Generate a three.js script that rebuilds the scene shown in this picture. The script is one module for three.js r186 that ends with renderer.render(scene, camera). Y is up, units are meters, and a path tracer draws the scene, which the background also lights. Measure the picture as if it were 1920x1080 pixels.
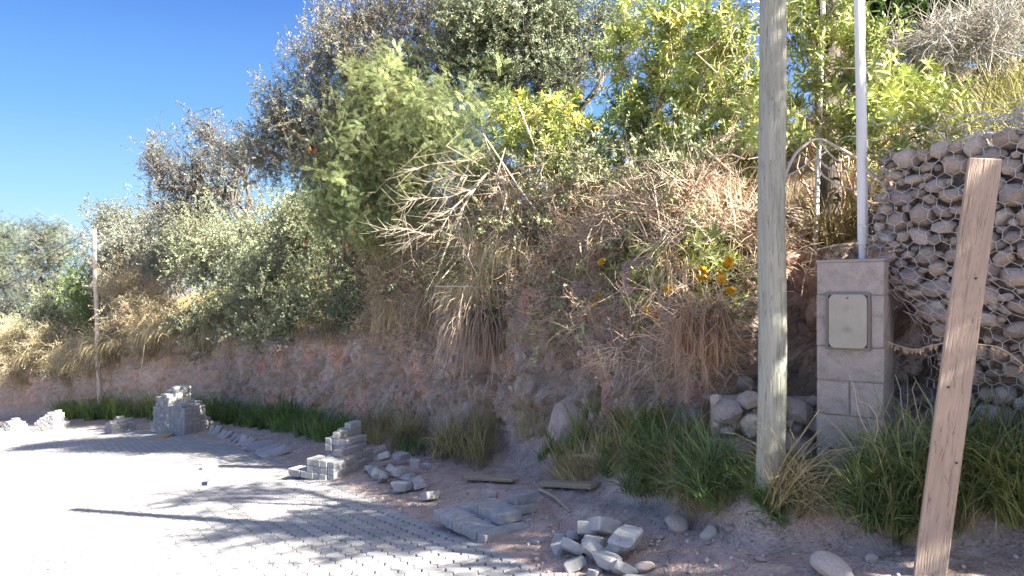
import * as THREE from 'three';
import { ImprovedNoise } from 'three/addons/math/ImprovedNoise.js';
import { ConvexGeometry } from 'three/addons/geometries/ConvexGeometry.js';
import * as BGU from 'three/addons/utils/BufferGeometryUtils.js';

// ------------------------------------------------------------------ camera, sky, sun, exposure
const scene = new THREE.Scene();
const EYE = 1.4, FOCAL = 1386;
const camera = new THREE.PerspectiveCamera(2 * Math.atan(540 / FOCAL) * 180 / Math.PI, 1920 / 1080, 0.05, 1500);
camera.position.set(0, EYE, 0);
camera.lookAt(0, EYE, -10);
const renderer = new THREE.WebGLRenderer({ antialias: true });
renderer.toneMapping = THREE.LinearToneMapping;
renderer.toneMappingExposure = 6.8;
renderer.shadowMap.enabled = true;
const SUN = new THREE.Vector3(0.905, 0.95, 0.425).normalize();
const sun = new THREE.DirectionalLight(new THREE.Color().setRGB(1, 0.93, 0.82), 4.2);
sun.position.copy(SUN).multiplyScalar(80); sun.castShadow = true;
sun.shadow.camera.left = sun.shadow.camera.bottom = -45; sun.shadow.camera.right = sun.shadow.camera.top = 45;
sun.shadow.camera.far = 250; sun.shadow.mapSize.set(4096, 4096);
sun.target.position.set(-6, 0, -14);
scene.add(sun, sun.target);
{ // clear blue sky: deep overhead, pale towards the horizon, a soft bright haze round the sun
  const W = 512, H = 256, data = new Float32Array(W * H * 4);
  const K = [[-90, .30, .34, .38], [-2, .34, .38, .42], [0, .60, .80, .98], [6, .33, .59, .90], [12, .165, .40, .80], [21, .055, .195, .60], [45, .035, .13, .42], [90, .028, .10, .35]];
  const d = new THREE.Vector3();
  for (let j = 0; j < H; j++) for (let i = 0; i < W; i++) {
    const el = ((j + .5) / H - .5) * 180, az = ((i + .5) / W - .5) * 2 * Math.PI;
    let k = 0; while (k < K.length - 2 && el > K[k + 1][0]) k++;
    const a = K[k], b = K[k + 1]; let u = Math.min(1, Math.max(0, (el - a[0]) / (b[0] - a[0])));
    const ce = Math.cos(el * Math.PI / 180);
    d.set(Math.cos(az) * ce, Math.sin(el * Math.PI / 180), Math.sin(az) * ce);
    const ang = Math.acos(Math.min(1, d.dot(SUN))) * 180 / Math.PI;
    const glow = el < -2 ? 0 : 3.2 * Math.exp(-ang / 11) + 1.6 * Math.exp(-ang / 26);
    for (let c = 0; c < 3; c++) data[(j * W + i) * 4 + c] = (a[c + 1] + (b[c + 1] - a[c + 1]) * u + glow * [1, .95, .86][c]) * .205;
    data[(j * W + i) * 4 + 3] = 1;
  }
  const sky = new THREE.DataTexture(data, W, H, THREE.RGBAFormat, THREE.FloatType);
  sky.mapping = THREE.EquirectangularReflectionMapping; sky.minFilter = sky.magFilter = THREE.LinearFilter; sky.needsUpdate = true;
  scene.background = sky; scene.environment = sky;
}

// ------------------------------------------------------------------ helpers
let seed = 12345;
const seedTo = n => { seed = n >>> 0; };
const rnd = () => { seed = (seed + 0x6D2B79F5) | 0; let t = Math.imul(seed ^ (seed >>> 15), 1 | seed); t = (t + Math.imul(t ^ (t >>> 7), 61 | t)) ^ t; return ((t ^ (t >>> 14)) >>> 0) / 4294967296; };
const R = (a, b) => a + (b - a) * rnd();
const gauss = () => (rnd() + rnd() + rnd() + rnd() - 2) * 1.0;
const V = (x, y, z) => new THREE.Vector3(x, y, z);
const mix = (a, b, u) => a + (b - a) * u;
const sm = (a, b, x) => { const u = Math.min(1, Math.max(0, (x - a) / (b - a))); return u * u * (3 - 2 * u); };
const IN = new ImprovedNoise();
const noise = (x, y, z) => IN.noise(x + 31.7, y + 17.3, z + 5.1);
const fbm = (x, y, z, o = 4) => { let s = 0, a = 1, n = 0; for (let i = 0; i < o; i++) { s += a * noise(x, y, z); n += a; a *= .5; x *= 2.03; y *= 2.03; z *= 2.03; } return s / n; };
const at = (px, py, d) => V((px - 960) / FOCAL * d, EYE + (540 - py) / FOCAL * d, -d);   // a point seen there at that depth
const taken = {};
const numbered = n => { taken[n] = (taken[n] ?? -1) + 1; return taken[n] ? n + '_' + String(taken[n]).padStart(3, '0') : n; };
function shade(o) { o.traverse(m => { if (m.isMesh) { m.castShadow = true; m.receiveShadow = true; } }); return o; }
function thing(name, label, category, pos, group) {
  const o = new THREE.Group(); o.name = numbered(name); if (pos) o.position.copy(pos);
  o.userData = { label, category }; if (group) o.userData.group = group; scene.add(o); return o;
}
function single(name, label, category, geo, mat, group) {
  const o = new THREE.Mesh(geo, mat); o.name = numbered(name); o.castShadow = o.receiveShadow = true;
  o.userData = { label, category }; if (group) o.userData.group = group; scene.add(o); return o;
}
function part(name, geo, mat, parent, kind) { const o = new THREE.Mesh(geo, mat); o.name = name; o.castShadow = o.receiveShadow = true; if (kind) o.userData.kind = kind; parent.add(o); return o; }
function structure(name, geo, mat) { const o = new THREE.Mesh(geo, mat); o.name = name; o.receiveShadow = o.castShadow = true; o.userData.kind = 'structure'; scene.add(o); return o; }
const C = (r, g, b) => new THREE.Color().setRGB(r, g, b);

// collects tubes, strips and quads into one geometry
class MB {
  constructor() { this.p = []; this.i = []; this.uv = []; this.c = null; }
  vert(x, y, z, u = 0, v = 0) { this.p.push(x, y, z); this.uv.push(u, v); return this.p.length / 3 - 1; }
  tri(a, b, c) { this.i.push(a, b, c); }
  tube(pts, rad, sides = 4, cap = false) {
    const n = pts.length, t = V(), a = V(), b = V(), prev = V(0.31, 0.17, 0.93); let len = 0; const first = this.p.length / 3;
    for (let k = 0; k < n; k++) {
      t.subVectors(pts[Math.min(n - 1, k + 1)], pts[Math.max(0, k - 1)]).normalize();
      a.copy(prev).addScaledVector(t, -prev.dot(t)); if (a.lengthSq() < 1e-4) a.set(1, 0.2, 0).addScaledVector(t, -t.x);
      a.normalize(); prev.copy(a); b.crossVectors(t, a);
      const r = Array.isArray(rad) ? rad[k] : rad; if (k) len += pts[k].distanceTo(pts[k - 1]);
      for (let s = 0; s < sides; s++) { const th = s / sides * 2 * Math.PI, c = Math.cos(th) * r, q = Math.sin(th) * r; this.vert(pts[k].x + a.x * c + b.x * q, pts[k].y + a.y * c + b.y * q, pts[k].z + a.z * c + b.z * q, s / sides, len); }
      if (k) for (let s = 0; s < sides; s++) { const A = first + (k - 1) * sides + s, B = first + (k - 1) * sides + (s + 1) % sides; this.tri(A, B, B + sides); this.tri(A, B + sides, A + sides); }
    }
    if (cap) for (const k of [0, n - 1]) { const m = this.vert(pts[k].x, pts[k].y, pts[k].z); for (let s = 0; s < sides; s++) { const A = first + k * sides + s, B = first + k * sides + (s + 1) % sides; k ? this.tri(A, B, m) : this.tri(B, A, m); } }
    return this;
  }
  strip(pts, wid, side) { // a blade: flat ribbon along pts
    let pa = -1, pb = -1; const n = pts.length;
    for (let k = 0; k < n; k++) {
      const w = wid[k]; const p = pts[k];
      const a = this.vert(p.x - side.x * w, p.y - side.y * w, p.z - side.z * w), b = w > 1e-6 ? this.vert(p.x + side.x * w, p.y + side.y * w, p.z + side.z * w) : a;
      if (k) { if (pa === pb) { this.tri(pa, a, b); } else { this.tri(pa, pb, b); if (a !== b) this.tri(pa, b, a); } }
      pa = a; pb = b;
    }
    return this;
  }
  leaf(base, dir, up, len, wid, fold = .25, detail = false) { // a folded leaf blade
    const s = V().crossVectors(dir, up).normalize(), u = V().crossVectors(s, dir).normalize();
    const P = (f, w, h) => this.vert(base.x + dir.x * len * f + s.x * w + u.x * h, base.y + dir.y * len * f + s.y * w + u.y * h, base.z + dir.z * len * f + s.z * w + u.z * h);
    const h = wid * fold, droop = -len * .12;
    if (!detail) { const a = P(0, 0, 0), t = P(1, 0, droop), l = P(.45, -wid / 2, h), r = P(.45, wid / 2, h); this.tri(a, t, l); this.tri(a, r, t); }
    else { const a = P(0, 0, 0), t = P(1, 0, droop * 1.6), m = P(.5, 0, 0), l = P(.3, -wid / 2, h), r = P(.3, wid / 2, h), l2 = P(.68, -wid * .38, h * .6 + droop * .4), r2 = P(.68, wid * .38, h * .6 + droop * .4);
      this.tri(a, m, l); this.tri(a, r, m); this.tri(l, m, l2); this.tri(m, r, r2); this.tri(m, t, l2); this.tri(m, r2, t); }
  }
  geo(smooth = true) {
    const g = new THREE.BufferGeometry(); g.setAttribute('position', new THREE.Float32BufferAttribute(this.p, 3)); g.setAttribute('uv', new THREE.Float32BufferAttribute(this.uv, 2));
    g.setIndex(this.i); g.computeVertexNormals(); return g;
  }
}
function texture(w, h, fn, srgb = false) { // fn(u, v) -> [r,g,b] 0..1
  const d = new Uint8Array(w * h * 4);
  for (let j = 0; j < h; j++) for (let i = 0; i < w; i++) { const c = fn(i / w, j / h); const o = (j * w + i) * 4; for (let k = 0; k < 3; k++) d[o + k] = Math.max(0, Math.min(255, c[k] * 255)); d[o + 3] = 255; }
  const t = new THREE.DataTexture(d, w, h); t.wrapS = t.wrapT = THREE.RepeatWrapping; t.magFilter = THREE.LinearFilter; t.minFilter = THREE.LinearMipmapLinearFilter; t.generateMipmaps = true; if (srgb) t.colorSpace = THREE.SRGBColorSpace; t.needsUpdate = true; return t;
}
// noise that tiles: blend on a torus
const tileN = (u, v, f, o = 4) => { let s = 0, a = 1, n = 0; for (let k = 0; k < o; k++) { const A = u * 2 * Math.PI, B = v * 2 * Math.PI, q = f / 6.283; s += a * IN.noise(Math.cos(A) * q + 3.3 * k, Math.sin(A) * q + Math.cos(B) * q, Math.sin(B) * q + 7.7); n += a; a *= .55; f *= 2.1; } return s / n; };

// ------------------------------------------------------------------ the lie of the land
const roadY = (x, z) => .11 * x + .066 * z;
function curve(pts) { // smooth function through (w, v) pairs, w descending allowed
  const p = pts.slice().sort((a, b) => a[0] - b[0]);
  return w => {
    if (w <= p[0][0]) return p[0][1]; const n = p.length; if (w >= p[n - 1][0]) return p[n - 1][1];
    let k = 0; while (w > p[k + 1][0]) k++;
    const h = p[k + 1][0] - p[k][0], u = (w - p[k][0]) / h;
    const sl = i => i <= 0 || i >= n - 1 ? 0 : (p[i + 1][1] - p[i - 1][1]) / (p[i + 1][0] - p[i - 1][0]);
    const a = sl(k) * h, b = sl(k + 1) * h, u2 = u * u, u3 = u2 * u;
    return p[k][1] * (2 * u3 - 3 * u2 + 1) + a * (u3 - 2 * u2 + u) + p[k + 1][1] * (3 * u2 - 2 * u3) + b * (u3 - u2);
  };
}
// w runs along the road towards the right, v across it towards the hill
const S2 = Math.SQRT1_2, toW = (x, z) => (x + z) * S2, toV = (x, z) => (x - z) * S2;
const foot = curve([[12, 8], [6, 6.7], [1.98, 5.05], [.14, 4.38], [-.72, 4.2], [-1.21, 4.0], [-1.89, 3.84], [-2.83, 4.24], [-4.42, 4.91], [-5.69, 5.22], [-7.85, 5.76], [-10.6, 6.4], [-14.3, 7.25], [-19.4, 8.1], [-27.1, 8.3], [-39.6, 8.3], [-60.8, 7], [-116, 2.8]]);
const edge = curve([[12, -.5], [3.39, 1.56], [.28, 2.4], [-2.83, 3.25], [-3.6, 3.49], [-4.95, 3.86], [-8.94, 5.0], [-13.8, 6.1], [-19.4, 6.9], [-27.1, 7.14], [-39.6, 7.07], [-62, 5.66], [-120, 1.4]]);
const lip = w => .04 + .26 * sm(-4.4, -3.0, w);                              // height of the little ledge at the bank's foot
const faceAt = w => .42 + .16 * noise(w * .9, 3, 1) + 1.15 * sm(-2.95, -2.45, w) - .35 * sm(-1.5, -.9, w); // where the cut face starts: set back behind the pillar
const bankH = w => 1.85 + .25 * noise(w * .35, 9, 2) + .7 * sm(-14, -24, w);
function H(w, t) { // height above the plane of the road
  const L = lip(w), f0 = faceAt(w), B = bankH(w), e = edge(w) - foot(w);      // e: the paving's edge, negative
  if (t < e - .35) return -.05;
  const crumbs = .02 * fbm(w * 2.2, t * 2.2, 1.5, 3) + .012 * noise(w * 9, t * 9, 4);
  let h = mix(-.05, .012, sm(e - .35, e + .02, t));
  h = Math.max(h, -.05) + (t > e - .1 ? crumbs * sm(e - .1, e + .4, t) : 0);
  h += (.12 * sm(e + .1, -.1, t)) * (.5 + .5 * sm(-5, -3, w));
  h += L * sm(-.12, .12, t + .06 * noise(w * 3.1, 1, 8)) * .8 + .10 * sm(.1, f0, t);
  h += (B - h) * Math.pow(sm(f0 - .03, f0 + .40, t), .7);
  const over = t - f0 - .34; if (over > 0) h += over < 9 ? .36 * over : 9 * .36 + .2 * (over - 9);
  if (over > 0) h += .12 * fbm(w * .8, t * .8, 7, 3) * Math.min(1, over);
  return h;
}
function groundY(x, z) { const w = toW(x, z), t = toV(x, z) - foot(w); return roadY(x, z) + H(w, t); }
const bankRelief = (w, y) => { const r = 1 - Math.abs(noise(w * 3.2, y * .9, 6)) * 2, pit = Math.max(0, noise(w * 3.7, y * 3.1, 11) - .18), crack = Math.max(0, 1 - Math.abs(noise(w * 2.3, y * 4.1, 15)) * 9); return .26 * fbm(w * 1.9, y * 1.5, 0, 3) + .13 * noise(w * 6, y * 3.8, 3) - .07 * Math.max(0, r - .5) - .28 * pit - .05 * crack + .075 * noise(w * 13, y * 11, 5) + .05 * noise(w * 27, y * 24, 2); };
function landMesh(tFrom, tTo, nT, power, colorFn, uvScale = 1) { // tFrom/tTo are functions of w
  const ws = []; for (let w = -116; w < -60; w += 3) ws.push(w); for (let w = -60; w < -20; w += .4) ws.push(w); for (let w = -20; w < -9; w += .06) ws.push(w); for (let w = -9; w < 1.2; w += .028) ws.push(w); for (let w = 1.2; w <= 12; w += .3) ws.push(w);
  const pos = [], uv = [], idx = [], col = [];
  ws.forEach((w, a) => {
    const A = tFrom(w), Bt = tTo(w); let run = 0, px, py, pz;
    for (let k = 0; k <= nT; k++) {
      const t = A + (Bt - A) * Math.pow(k / nT, power); const f0 = faceAt(w);
      let v = foot(w) + t, x = (w + v) * S2, z = (w - v) * S2, y = roadY(x, z) + H(w, t);
      const onFace = sm(f0 - .05, f0 + .12, t) * (1 - sm(f0 + .36, f0 + .7, t));
      if (onFace > 0) { // clods, gullies and hollows in the cut face
        const q = onFace * (bankRelief(w, y) + .26 * Math.pow(Math.min(1, Math.max(0, H(w, t) / bankH(w))), 1.5));
        x -= q * S2; z += q * S2; y += onFace * .03 * noise(w * 8, t * 20, 3);
      }
      if (k) run += Math.hypot(x - px, y - py, z - pz); px = x; py = y; pz = z;
      pos.push(x, y, z); uv.push(w * uvScale, run * uvScale); const c = colorFn(w, t, y, x, z); col.push(c[0], c[1], c[2]);
      if (a && k) { const n = nT + 1, i = a * n + k; idx.push(i - n - 1, i, i - 1, i - n - 1, i - n, i); }
    }
  });
  const g = new THREE.BufferGeometry(); g.setAttribute('position', new THREE.Float32BufferAttribute(pos, 3)); g.setAttribute('uv', new THREE.Float32BufferAttribute(uv, 2)); g.setAttribute('color', new THREE.Float32BufferAttribute(col, 3)); g.setIndex(idx); g.computeVertexNormals();
  return g;
}
const soilBump = texture(512, 512, (u, v) => { const n = .5 + .55 * tileN(u, v, 14, 5) + .3 * Math.max(0, tileN(u + .37, v + .11, 60, 2)); return [n, n, n]; });
const soilTint = texture(512, 512, (u, v) => { const n = tileN(u, v, 9, 5), q = tileN(u + .5, v + .2, 70, 2); const s = .86 + .6 * n + .35 * q + (q > .28 ? .3 : 0) - (q < -.3 ? .22 : 0); return [s * .99, s * .97, s * .95]; });
const soilMat = (r, g, b, bump) => { const m = new THREE.MeshStandardMaterial({ color: C(r, g, b), roughness: .97, vertexColors: true, map: soilTint, bumpMap: soilBump, bumpScale: bump }); return m; };
// dirt shoulder beside the paving
const edgeT = w => edge(w) - foot(w);
const verge = structure('dirt_verge', landMesh(w => edgeT(w) - .4, w => faceAt(w) + .02, 46, 1, (w, t, y) => { const n = fbm(w * 1.3, t * 1.3, 2, 4), m = sm(-.15, .35, n); return [mix(.92, 1.12, m), mix(.86, 1.12, m), mix(.86, 1.14, m)]; }, .9), soilMat(.47, .375, .32, .02));
// cut face of reddish earth
const bank = structure('earth_bank', landMesh(w => faceAt(w) - .02, w => faceAt(w) + .9, 96, 1.25, (w, t, y, x, z) => {
  const n = fbm(w * 1.6, y * 1.6, 1, 4), p = fbm(w * .5, y * .6, 5, 3); const pale = sm(.05, .4, p), red = sm(0, .4, n);
  return [mix(.82, 1.08, red) * mix(1, 1.25, pale), mix(.9, .88, red) * mix(1, 1.32, pale), mix(.9, .84, red) * mix(1, 1.36, pale)]; }, .8), soilMat(.53, .38, .315, .03));
structure('hillside', landMesh(w => faceAt(w) + .86, w => faceAt(w) + 60, 60, 2.2, (w, t) => { const n = fbm(w * .7, t * .7, 3, 4); return [1 + .3 * n, 1 + .25 * n, 1 + .2 * n]; }, .5), soilMat(.30, .235, .17, .02));
{ // the land all round, to the horizon
  const g = new THREE.PlaneGeometry(1400, 1400, 60, 60); g.rotateX(-Math.PI / 2); const p = g.attributes.position, uv = g.attributes.uv;
  for (let i = 0; i < p.count; i++) { const x = p.getX(i), z = p.getZ(i); p.setY(i, Math.max(-30, Math.min(4, roadY(x, z))) - .16); uv.setXY(i, x * .4, z * .4); }
  g.computeVertexNormals();
  structure('ground', g, new THREE.MeshStandardMaterial({ color: C(.44, .37, .29), roughness: 1, map: soilTint, bumpMap: soilBump, bumpScale: .03 }));
}
function hit(px, py) { // where the sight line through that pixel meets the ground
  const dx = (px - 960) / FOCAL, dy = (540 - py) / FOCAL; let d = 2;
  while (d < 60) { if (EYE + dy * d < groundY(dx * d, -d)) break; d += .01; }
  return V(dx * d, groundY(dx * d, -d), -d);
}
const onGround = (x, z) => V(x, groundY(x, z), z);
// ------------------------------------------------------------------ materials of made things
const concreteBump = texture(256, 256, (u, v) => { const n = .5 + .35 * tileN(u, v, 40, 3) + .25 * tileN(u + .3, v, 9, 2); return [n, n, n]; });
const concreteTint = texture(256, 256, (u, v) => { const n = tileN(u, v, 6, 5), q = tileN(u, v + .4, 60, 2); const dirt = Math.max(0, tileN(u + .6, v + .1, 8, 4) - .08) * 1.3; const s = .86 + .34 * n + .24 * q - dirt * .35; return [s, s * (.99 - dirt * .12), s * (.975 - dirt * .25)]; });
const concrete = (r, g, b, bump = 0) => new THREE.MeshStandardMaterial({ color: C(r, g, b), roughness: .93, map: concreteTint, ...(bump ? { bumpMap: concreteBump, bumpScale: bump } : {}) });
const paverMats = [concrete(.34, .337, .348, 0), concrete(.375, .368, .37, 0), concrete(.305, .303, .315, 0), concrete(.355, .343, .335, 0)];
const greyPaver = [concrete(.36, .36, .38), concrete(.41, .405, .415), concrete(.325, .33, .355), concrete(.385, .37, .36)];
const rep = (n, f) => Array.from({ length: n }, (_, i) => f(i));
const pick = a => a[Math.floor(rnd() * a.length)];
function boxUV(g, s = 1) { // own uv in metres from each face's main axis
  const p = g.attributes.position, n = g.attributes.normal, uv = new Float32Array(p.count * 2), off = rnd() * 5;
  for (let i = 0; i < p.count; i++) { const a = Math.abs(n.getX(i)), b = Math.abs(n.getY(i)), c = Math.abs(n.getZ(i)); const [x, y] = b >= a && b >= c ? [p.getX(i), p.getZ(i)] : a >= c ? [p.getZ(i), p.getY(i)] : [p.getX(i), p.getY(i)]; uv[2 * i] = x * s + off; uv[2 * i + 1] = y * s + off * .7; }
  g.setAttribute('uv', new THREE.BufferAttribute(uv, 2)); return g;
}
function chamferBox(w, h, d, c, jitter = 0) { // box standing on y = 0 with chamfered edges
  const pts = []; const j = () => jitter * (rnd() - .5);
  for (const x of [-1, 1]) for (const y of [-1, 1]) for (const z of [-1, 1]) {
    const X = x * w / 2 + j(), Y = y * h / 2 + j(), Z = z * d / 2 + j();
    pts.push(V(X - x * c, Y, Z - z * c * .0 - z * c), V(X, Y - y * c, Z - z * c), V(X - x * c, Y - y * c, Z));
  }
  const g = new ConvexGeometry(pts); g.translate(0, h / 2, 0); return boxUV(g, 2.5);
}
function rockGeo(sx, sy, sz, detail = 2, cuts = 9) { // a lump worn from a ball: flats cut off it, edges left rounded
  const g = new THREE.IcosahedronGeometry(1, detail), p = g.attributes.position, pl = rep(cuts, () => { const y = R(-1, 1), q = R(0, 6.28), r = Math.sqrt(1 - y * y); return [V(Math.cos(q) * r, y, Math.sin(q) * r), R(.62, .86)]; }), v = V(), o = R(0, 90);
  for (let i = 0; i < p.count; i++) { v.fromBufferAttribute(p, i); for (const [n, d] of pl) { const k = v.dot(n) - d; if (k > 0) v.addScaledVector(n, -k * .93); } v.multiplyScalar(1 + .07 * fbm(v.x * 2 + o, v.y * 2, v.z * 2, 3)); p.setXYZ(i, v.x * sx * 1.12, v.y * sy * 1.12, v.z * sz * 1.12); }
  let q = boxUV(g, 2); q.deleteAttribute('normal'); const uv = q.attributes.uv; q.deleteAttribute('uv'); q = BGU.mergeVertices(q, 1e-4); q.computeVertexNormals(); return boxUV(q, 1.2);
}
// ------------------------------------------------------------------ the road: interlocking concrete pavers
const slope = V(-.11, 1, -.066).normalize();
const along = V(-.52, 0, -.854); along.y = .11 * along.x + .066 * along.z; along.normalize();
const across = V().crossVectors(along, slope).normalize();
const roadBasis = new THREE.Matrix4().makeBasis(along, slope, across);
const roadQ = new THREE.Quaternion().setFromRotationMatrix(roadBasis);
const PL = .225, PW = .1125, GAP = .0046;
function paverGeo(seedN) {
  seedTo(900 + seedN); const a = .013, L = PL, W = PW;
  const zz = [[0, 0], [L / 8, a], [3 * L / 8, -a], [5 * L / 8, a], [7 * L / 8, -a], [L, 0]];
  const poly = zz.map(([x, y]) => [x, y]).concat(zz.slice().reverse().map(([x, y]) => [x, y + W])).map(([x, y]) => [x - L / 2, y - W / 2]);
  const ring = (s, y) => poly.map(([x, z]) => [x - Math.sign(x) * s * (Math.abs(x) > L * .45 ? 1 : .0), y, z - Math.sign(z) * s]);
  const rings = [ring(GAP, -.035), ring(GAP, -.006), ring(GAP + .006, 0)], m = new MB();
  const ids = rings.map(r => r.map(([x, y, z]) => m.vert(x + R(-.0008, .0008), y, z + R(-.0008, .0008), x * 2.5 + seedN * .37, z * 2.5 + seedN * .21)));
  const n = poly.length;
  for (let k = 0; k < 2; k++) for (let i = 0; i < n; i++) { const j = (i + 1) % n; m.tri(ids[k][i], ids[k + 1][j], ids[k][j]); m.tri(ids[k][i], ids[k + 1][i], ids[k + 1][j]); }
  for (let i = 0; i < 5; i++) { const A = ids[2][i], B = ids[2][i + 1], D = ids[2][n - 1 - i], E2 = ids[2][n - 2 - i]; m.tri(A, E2, B); m.tri(A, D, E2); }
  const g = m.geo().toNonIndexed(); g.computeVertexNormals(); return BGU.toCreasedNormals(g, .35);
}
const paverGeos = [0, 1, 2, 3].map(paverGeo);
{
  const g = new THREE.BufferGeometry(), pos = [], idx = [], uv = []; const ws = []; for (let w = -116; w <= 12; w += 1) ws.push(w);
  ws.forEach((w, a) => { for (let k = 0; k <= 8; k++) { const v = edge(w) + .15 - k * 1.4, x = (w + v) * S2, z = (w - v) * S2; pos.push(x, roadY(x, z) - .016, z); uv.push(w * .8, v * .8); if (a && k) { const i = a * 9 + k; idx.push(i - 10, i - 1, i, i - 10, i, i - 9); } } });
  g.setAttribute('position', new THREE.Float32BufferAttribute(pos, 3)); g.setAttribute('uv', new THREE.Float32BufferAttribute(uv, 2)); g.setIndex(idx); g.computeVertexNormals();
  if (g.attributes.normal.getY(40) < 0) { g.index.array.reverse(); g.computeVertexNormals(); }
  const road = structure('road', g, new THREE.MeshStandardMaterial({ color: C(.15, .13, .115), roughness: 1, map: soilTint }));
  const spots = []; seedTo(77);
  const o = V(-.8, 0, -6.2); o.y = roadY(o.x, o.z);
  for (let r = -150; r < 70; r++) for (let c = -30; c < 230; c++) {
    const p = o.clone().addScaledVector(along, (c + (r & 1) * .5) * PL).addScaledVector(across, r * PW);
    const d = -p.z; if (d < 2 || d > 42 || Math.abs(p.x) > .78 * d + 1.2) continue;
    const w = toW(p.x, p.z), v = toV(p.x, p.z), e = edge(w); if (v > e + .1 || v < e - 9.5) continue;
    const Y = 540 + FOCAL * (EYE - p.y) / d; const inView = Math.abs(p.x) < .693 * d && Y < 1085;
    spots.push({ p, d, inView, q: roadQ.clone().multiply(new THREE.Quaternion().setFromEuler(new THREE.Euler(R(-.012, .012), R(-.01, .01), R(-.012, .012)))), dy: R(-.0025, .0015) });
  }
  spots.sort((a, b) => (b.inView - a.inView) || a.d - b.d);
  spots.slice(0, 300).forEach((s, i) => { const m = part('paver', paverGeos[i % 4], paverMats[Math.floor(rnd() * 4)], road); m.position.copy(s.p).addScaledVector(slope, s.dy); m.quaternion.copy(s.q); });
  const rest = spots.slice(300), col = new THREE.Color();
  for (let k = 0; k < 2; k++) {
    const list = rest.filter((_, i) => i % 2 === k), im = new THREE.InstancedMesh(paverGeos[k], concrete(.345, .34, .347, 0), list.length); im.name = 'paving'; im.userData.kind = 'stuff'; im.castShadow = im.receiveShadow = true;
    const M = new THREE.Matrix4(), one = V(1, 1, 1);
    list.forEach((s, i) => { M.compose(s.p.clone().addScaledVector(slope, s.dy), s.q, one); im.setMatrixAt(i, M); const t = R(.86, 1.1); im.setColorAt(i, col.setRGB(t, t * R(.97, 1), t * R(.95, 1.02))); });
    road.add(im);
  }
}
// ------------------------------------------------------------------ stones in the bank and on the shoulder
const stoneMats = [concrete(.46, .36, .31), concrete(.50, .41, .36), concrete(.40, .31, .27), concrete(.53, .46, .42), concrete(.44, .33, .28)];
const angularRock = () => { const pts = [], n = 26; const sx = R(.85, 1.2), sy = R(.6, .95), sz = R(.75, 1.1); for (let i = 0; i < n; i++) { const y = 1 - 2 * (i + .5) / n, r = Math.sqrt(1 - y * y), q = i * 2.39996 + R(-.5, .5), k = 1 - .22 * rnd(), e = .82; const f = v => Math.sign(v) * Math.pow(Math.abs(v), e); pts.push(V(f(Math.cos(q) * r) * k * sx, f(y) * k * sy, f(Math.sin(q) * r) * k * sz)); } const g = BGU.toCreasedNormals(new ConvexGeometry(pts), .42); return boxUV(g, 1.1); };
seedTo(515); const angular = rep(14, angularRock);
const rocks = []; seedTo(5); for (let i = 0; i < 10; i++) rocks.push(rockGeo(R(.85, 1.15), R(.55, .85), R(.75, 1.1)));
function bankPoint(w, u) { // a point on the cut face, u 0 at its foot .. 1 at its top
  const f0 = faceAt(w), t = f0 + .02 + u * .36, v = foot(w) + t, x = (w + v) * S2, z = (w - v) * S2, y = roadY(x, z) + H(w, t);
  const onFace = sm(f0 - .05, f0 + .12, t), q = onFace * (bankRelief(w, y) + .26 * Math.pow(Math.min(1, Math.max(0, H(w, t) / bankH(w))), 1.5)); return V(x - q * S2, y, z + q * S2);
}
seedTo(41);
for (let i = 0; i < 260; i++) {
  const w = i < 210 ? R(-9.5, -1.2) : R(-16, -9), p = bankPoint(w, Math.pow(rnd(), 1.2) * .85), s = R(.02, .06) * (rnd() < .12 ? 1.8 : 1);
  const m = part('stone', rocks[i % 10], pick(stoneMats), bank); m.position.copy(p).add(V(s * .3, 0, -s * .3)); m.scale.set(s, s * R(.7, 1), s); m.rotation.set(R(0, 6), R(0, 6), R(0, 6));
}
{ // big pale rock bulging from the foot of the bank
  const g = new THREE.IcosahedronGeometry(1, 5), p = g.attributes.position; for (let i = 0; i < p.count; i++) { const x = p.getX(i), y = p.getY(i), z = p.getZ(i), k = 1 + .30 * fbm(x * 1.5 + 4, y * 1.5, z * 1.5, 3) + .07 * fbm(x * 5, y * 5, z * 5, 3); p.setXYZ(i, x * k * .40, y * k * .42, z * k * .30); }
  boxUV(g, 1.2); const m = part('boulder', g, concrete(.56, .44, .385, .014), bank), uv = g.attributes.uv; g.deleteAttribute('uv'); g.deleteAttribute('normal'); m.geometry = BGU.mergeVertices(g, 1e-4); m.geometry.computeVertexNormals(); boxUV(m.geometry, 1.2); const c = hit(1070, 845); m.position.set(c.x + .14, c.y + .12, c.z - .16); m.rotation.set(.2, .7, .1);
  for (const [px, py, s] of [[1300, 800, .13], [1235, 820, .10], [1180, 760, .09], [1030, 745, .12], [985, 780, .1], [1130, 690, .08], [800, 740, .14], [880, 770, .12], [1330, 760, .1], [1370, 800, .12], [1350, 840, .1], [1390, 740, .09]]) { const r = part('stone', pick(rocks), pick(stoneMats), bank), h = hit(px, py); r.position.set(h.x + s * .3, h.y, h.z - s * .35); r.scale.set(s, s * .9, s); r.rotation.set(R(0, 6), R(0, 6), R(0, 6)); }
}
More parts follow.
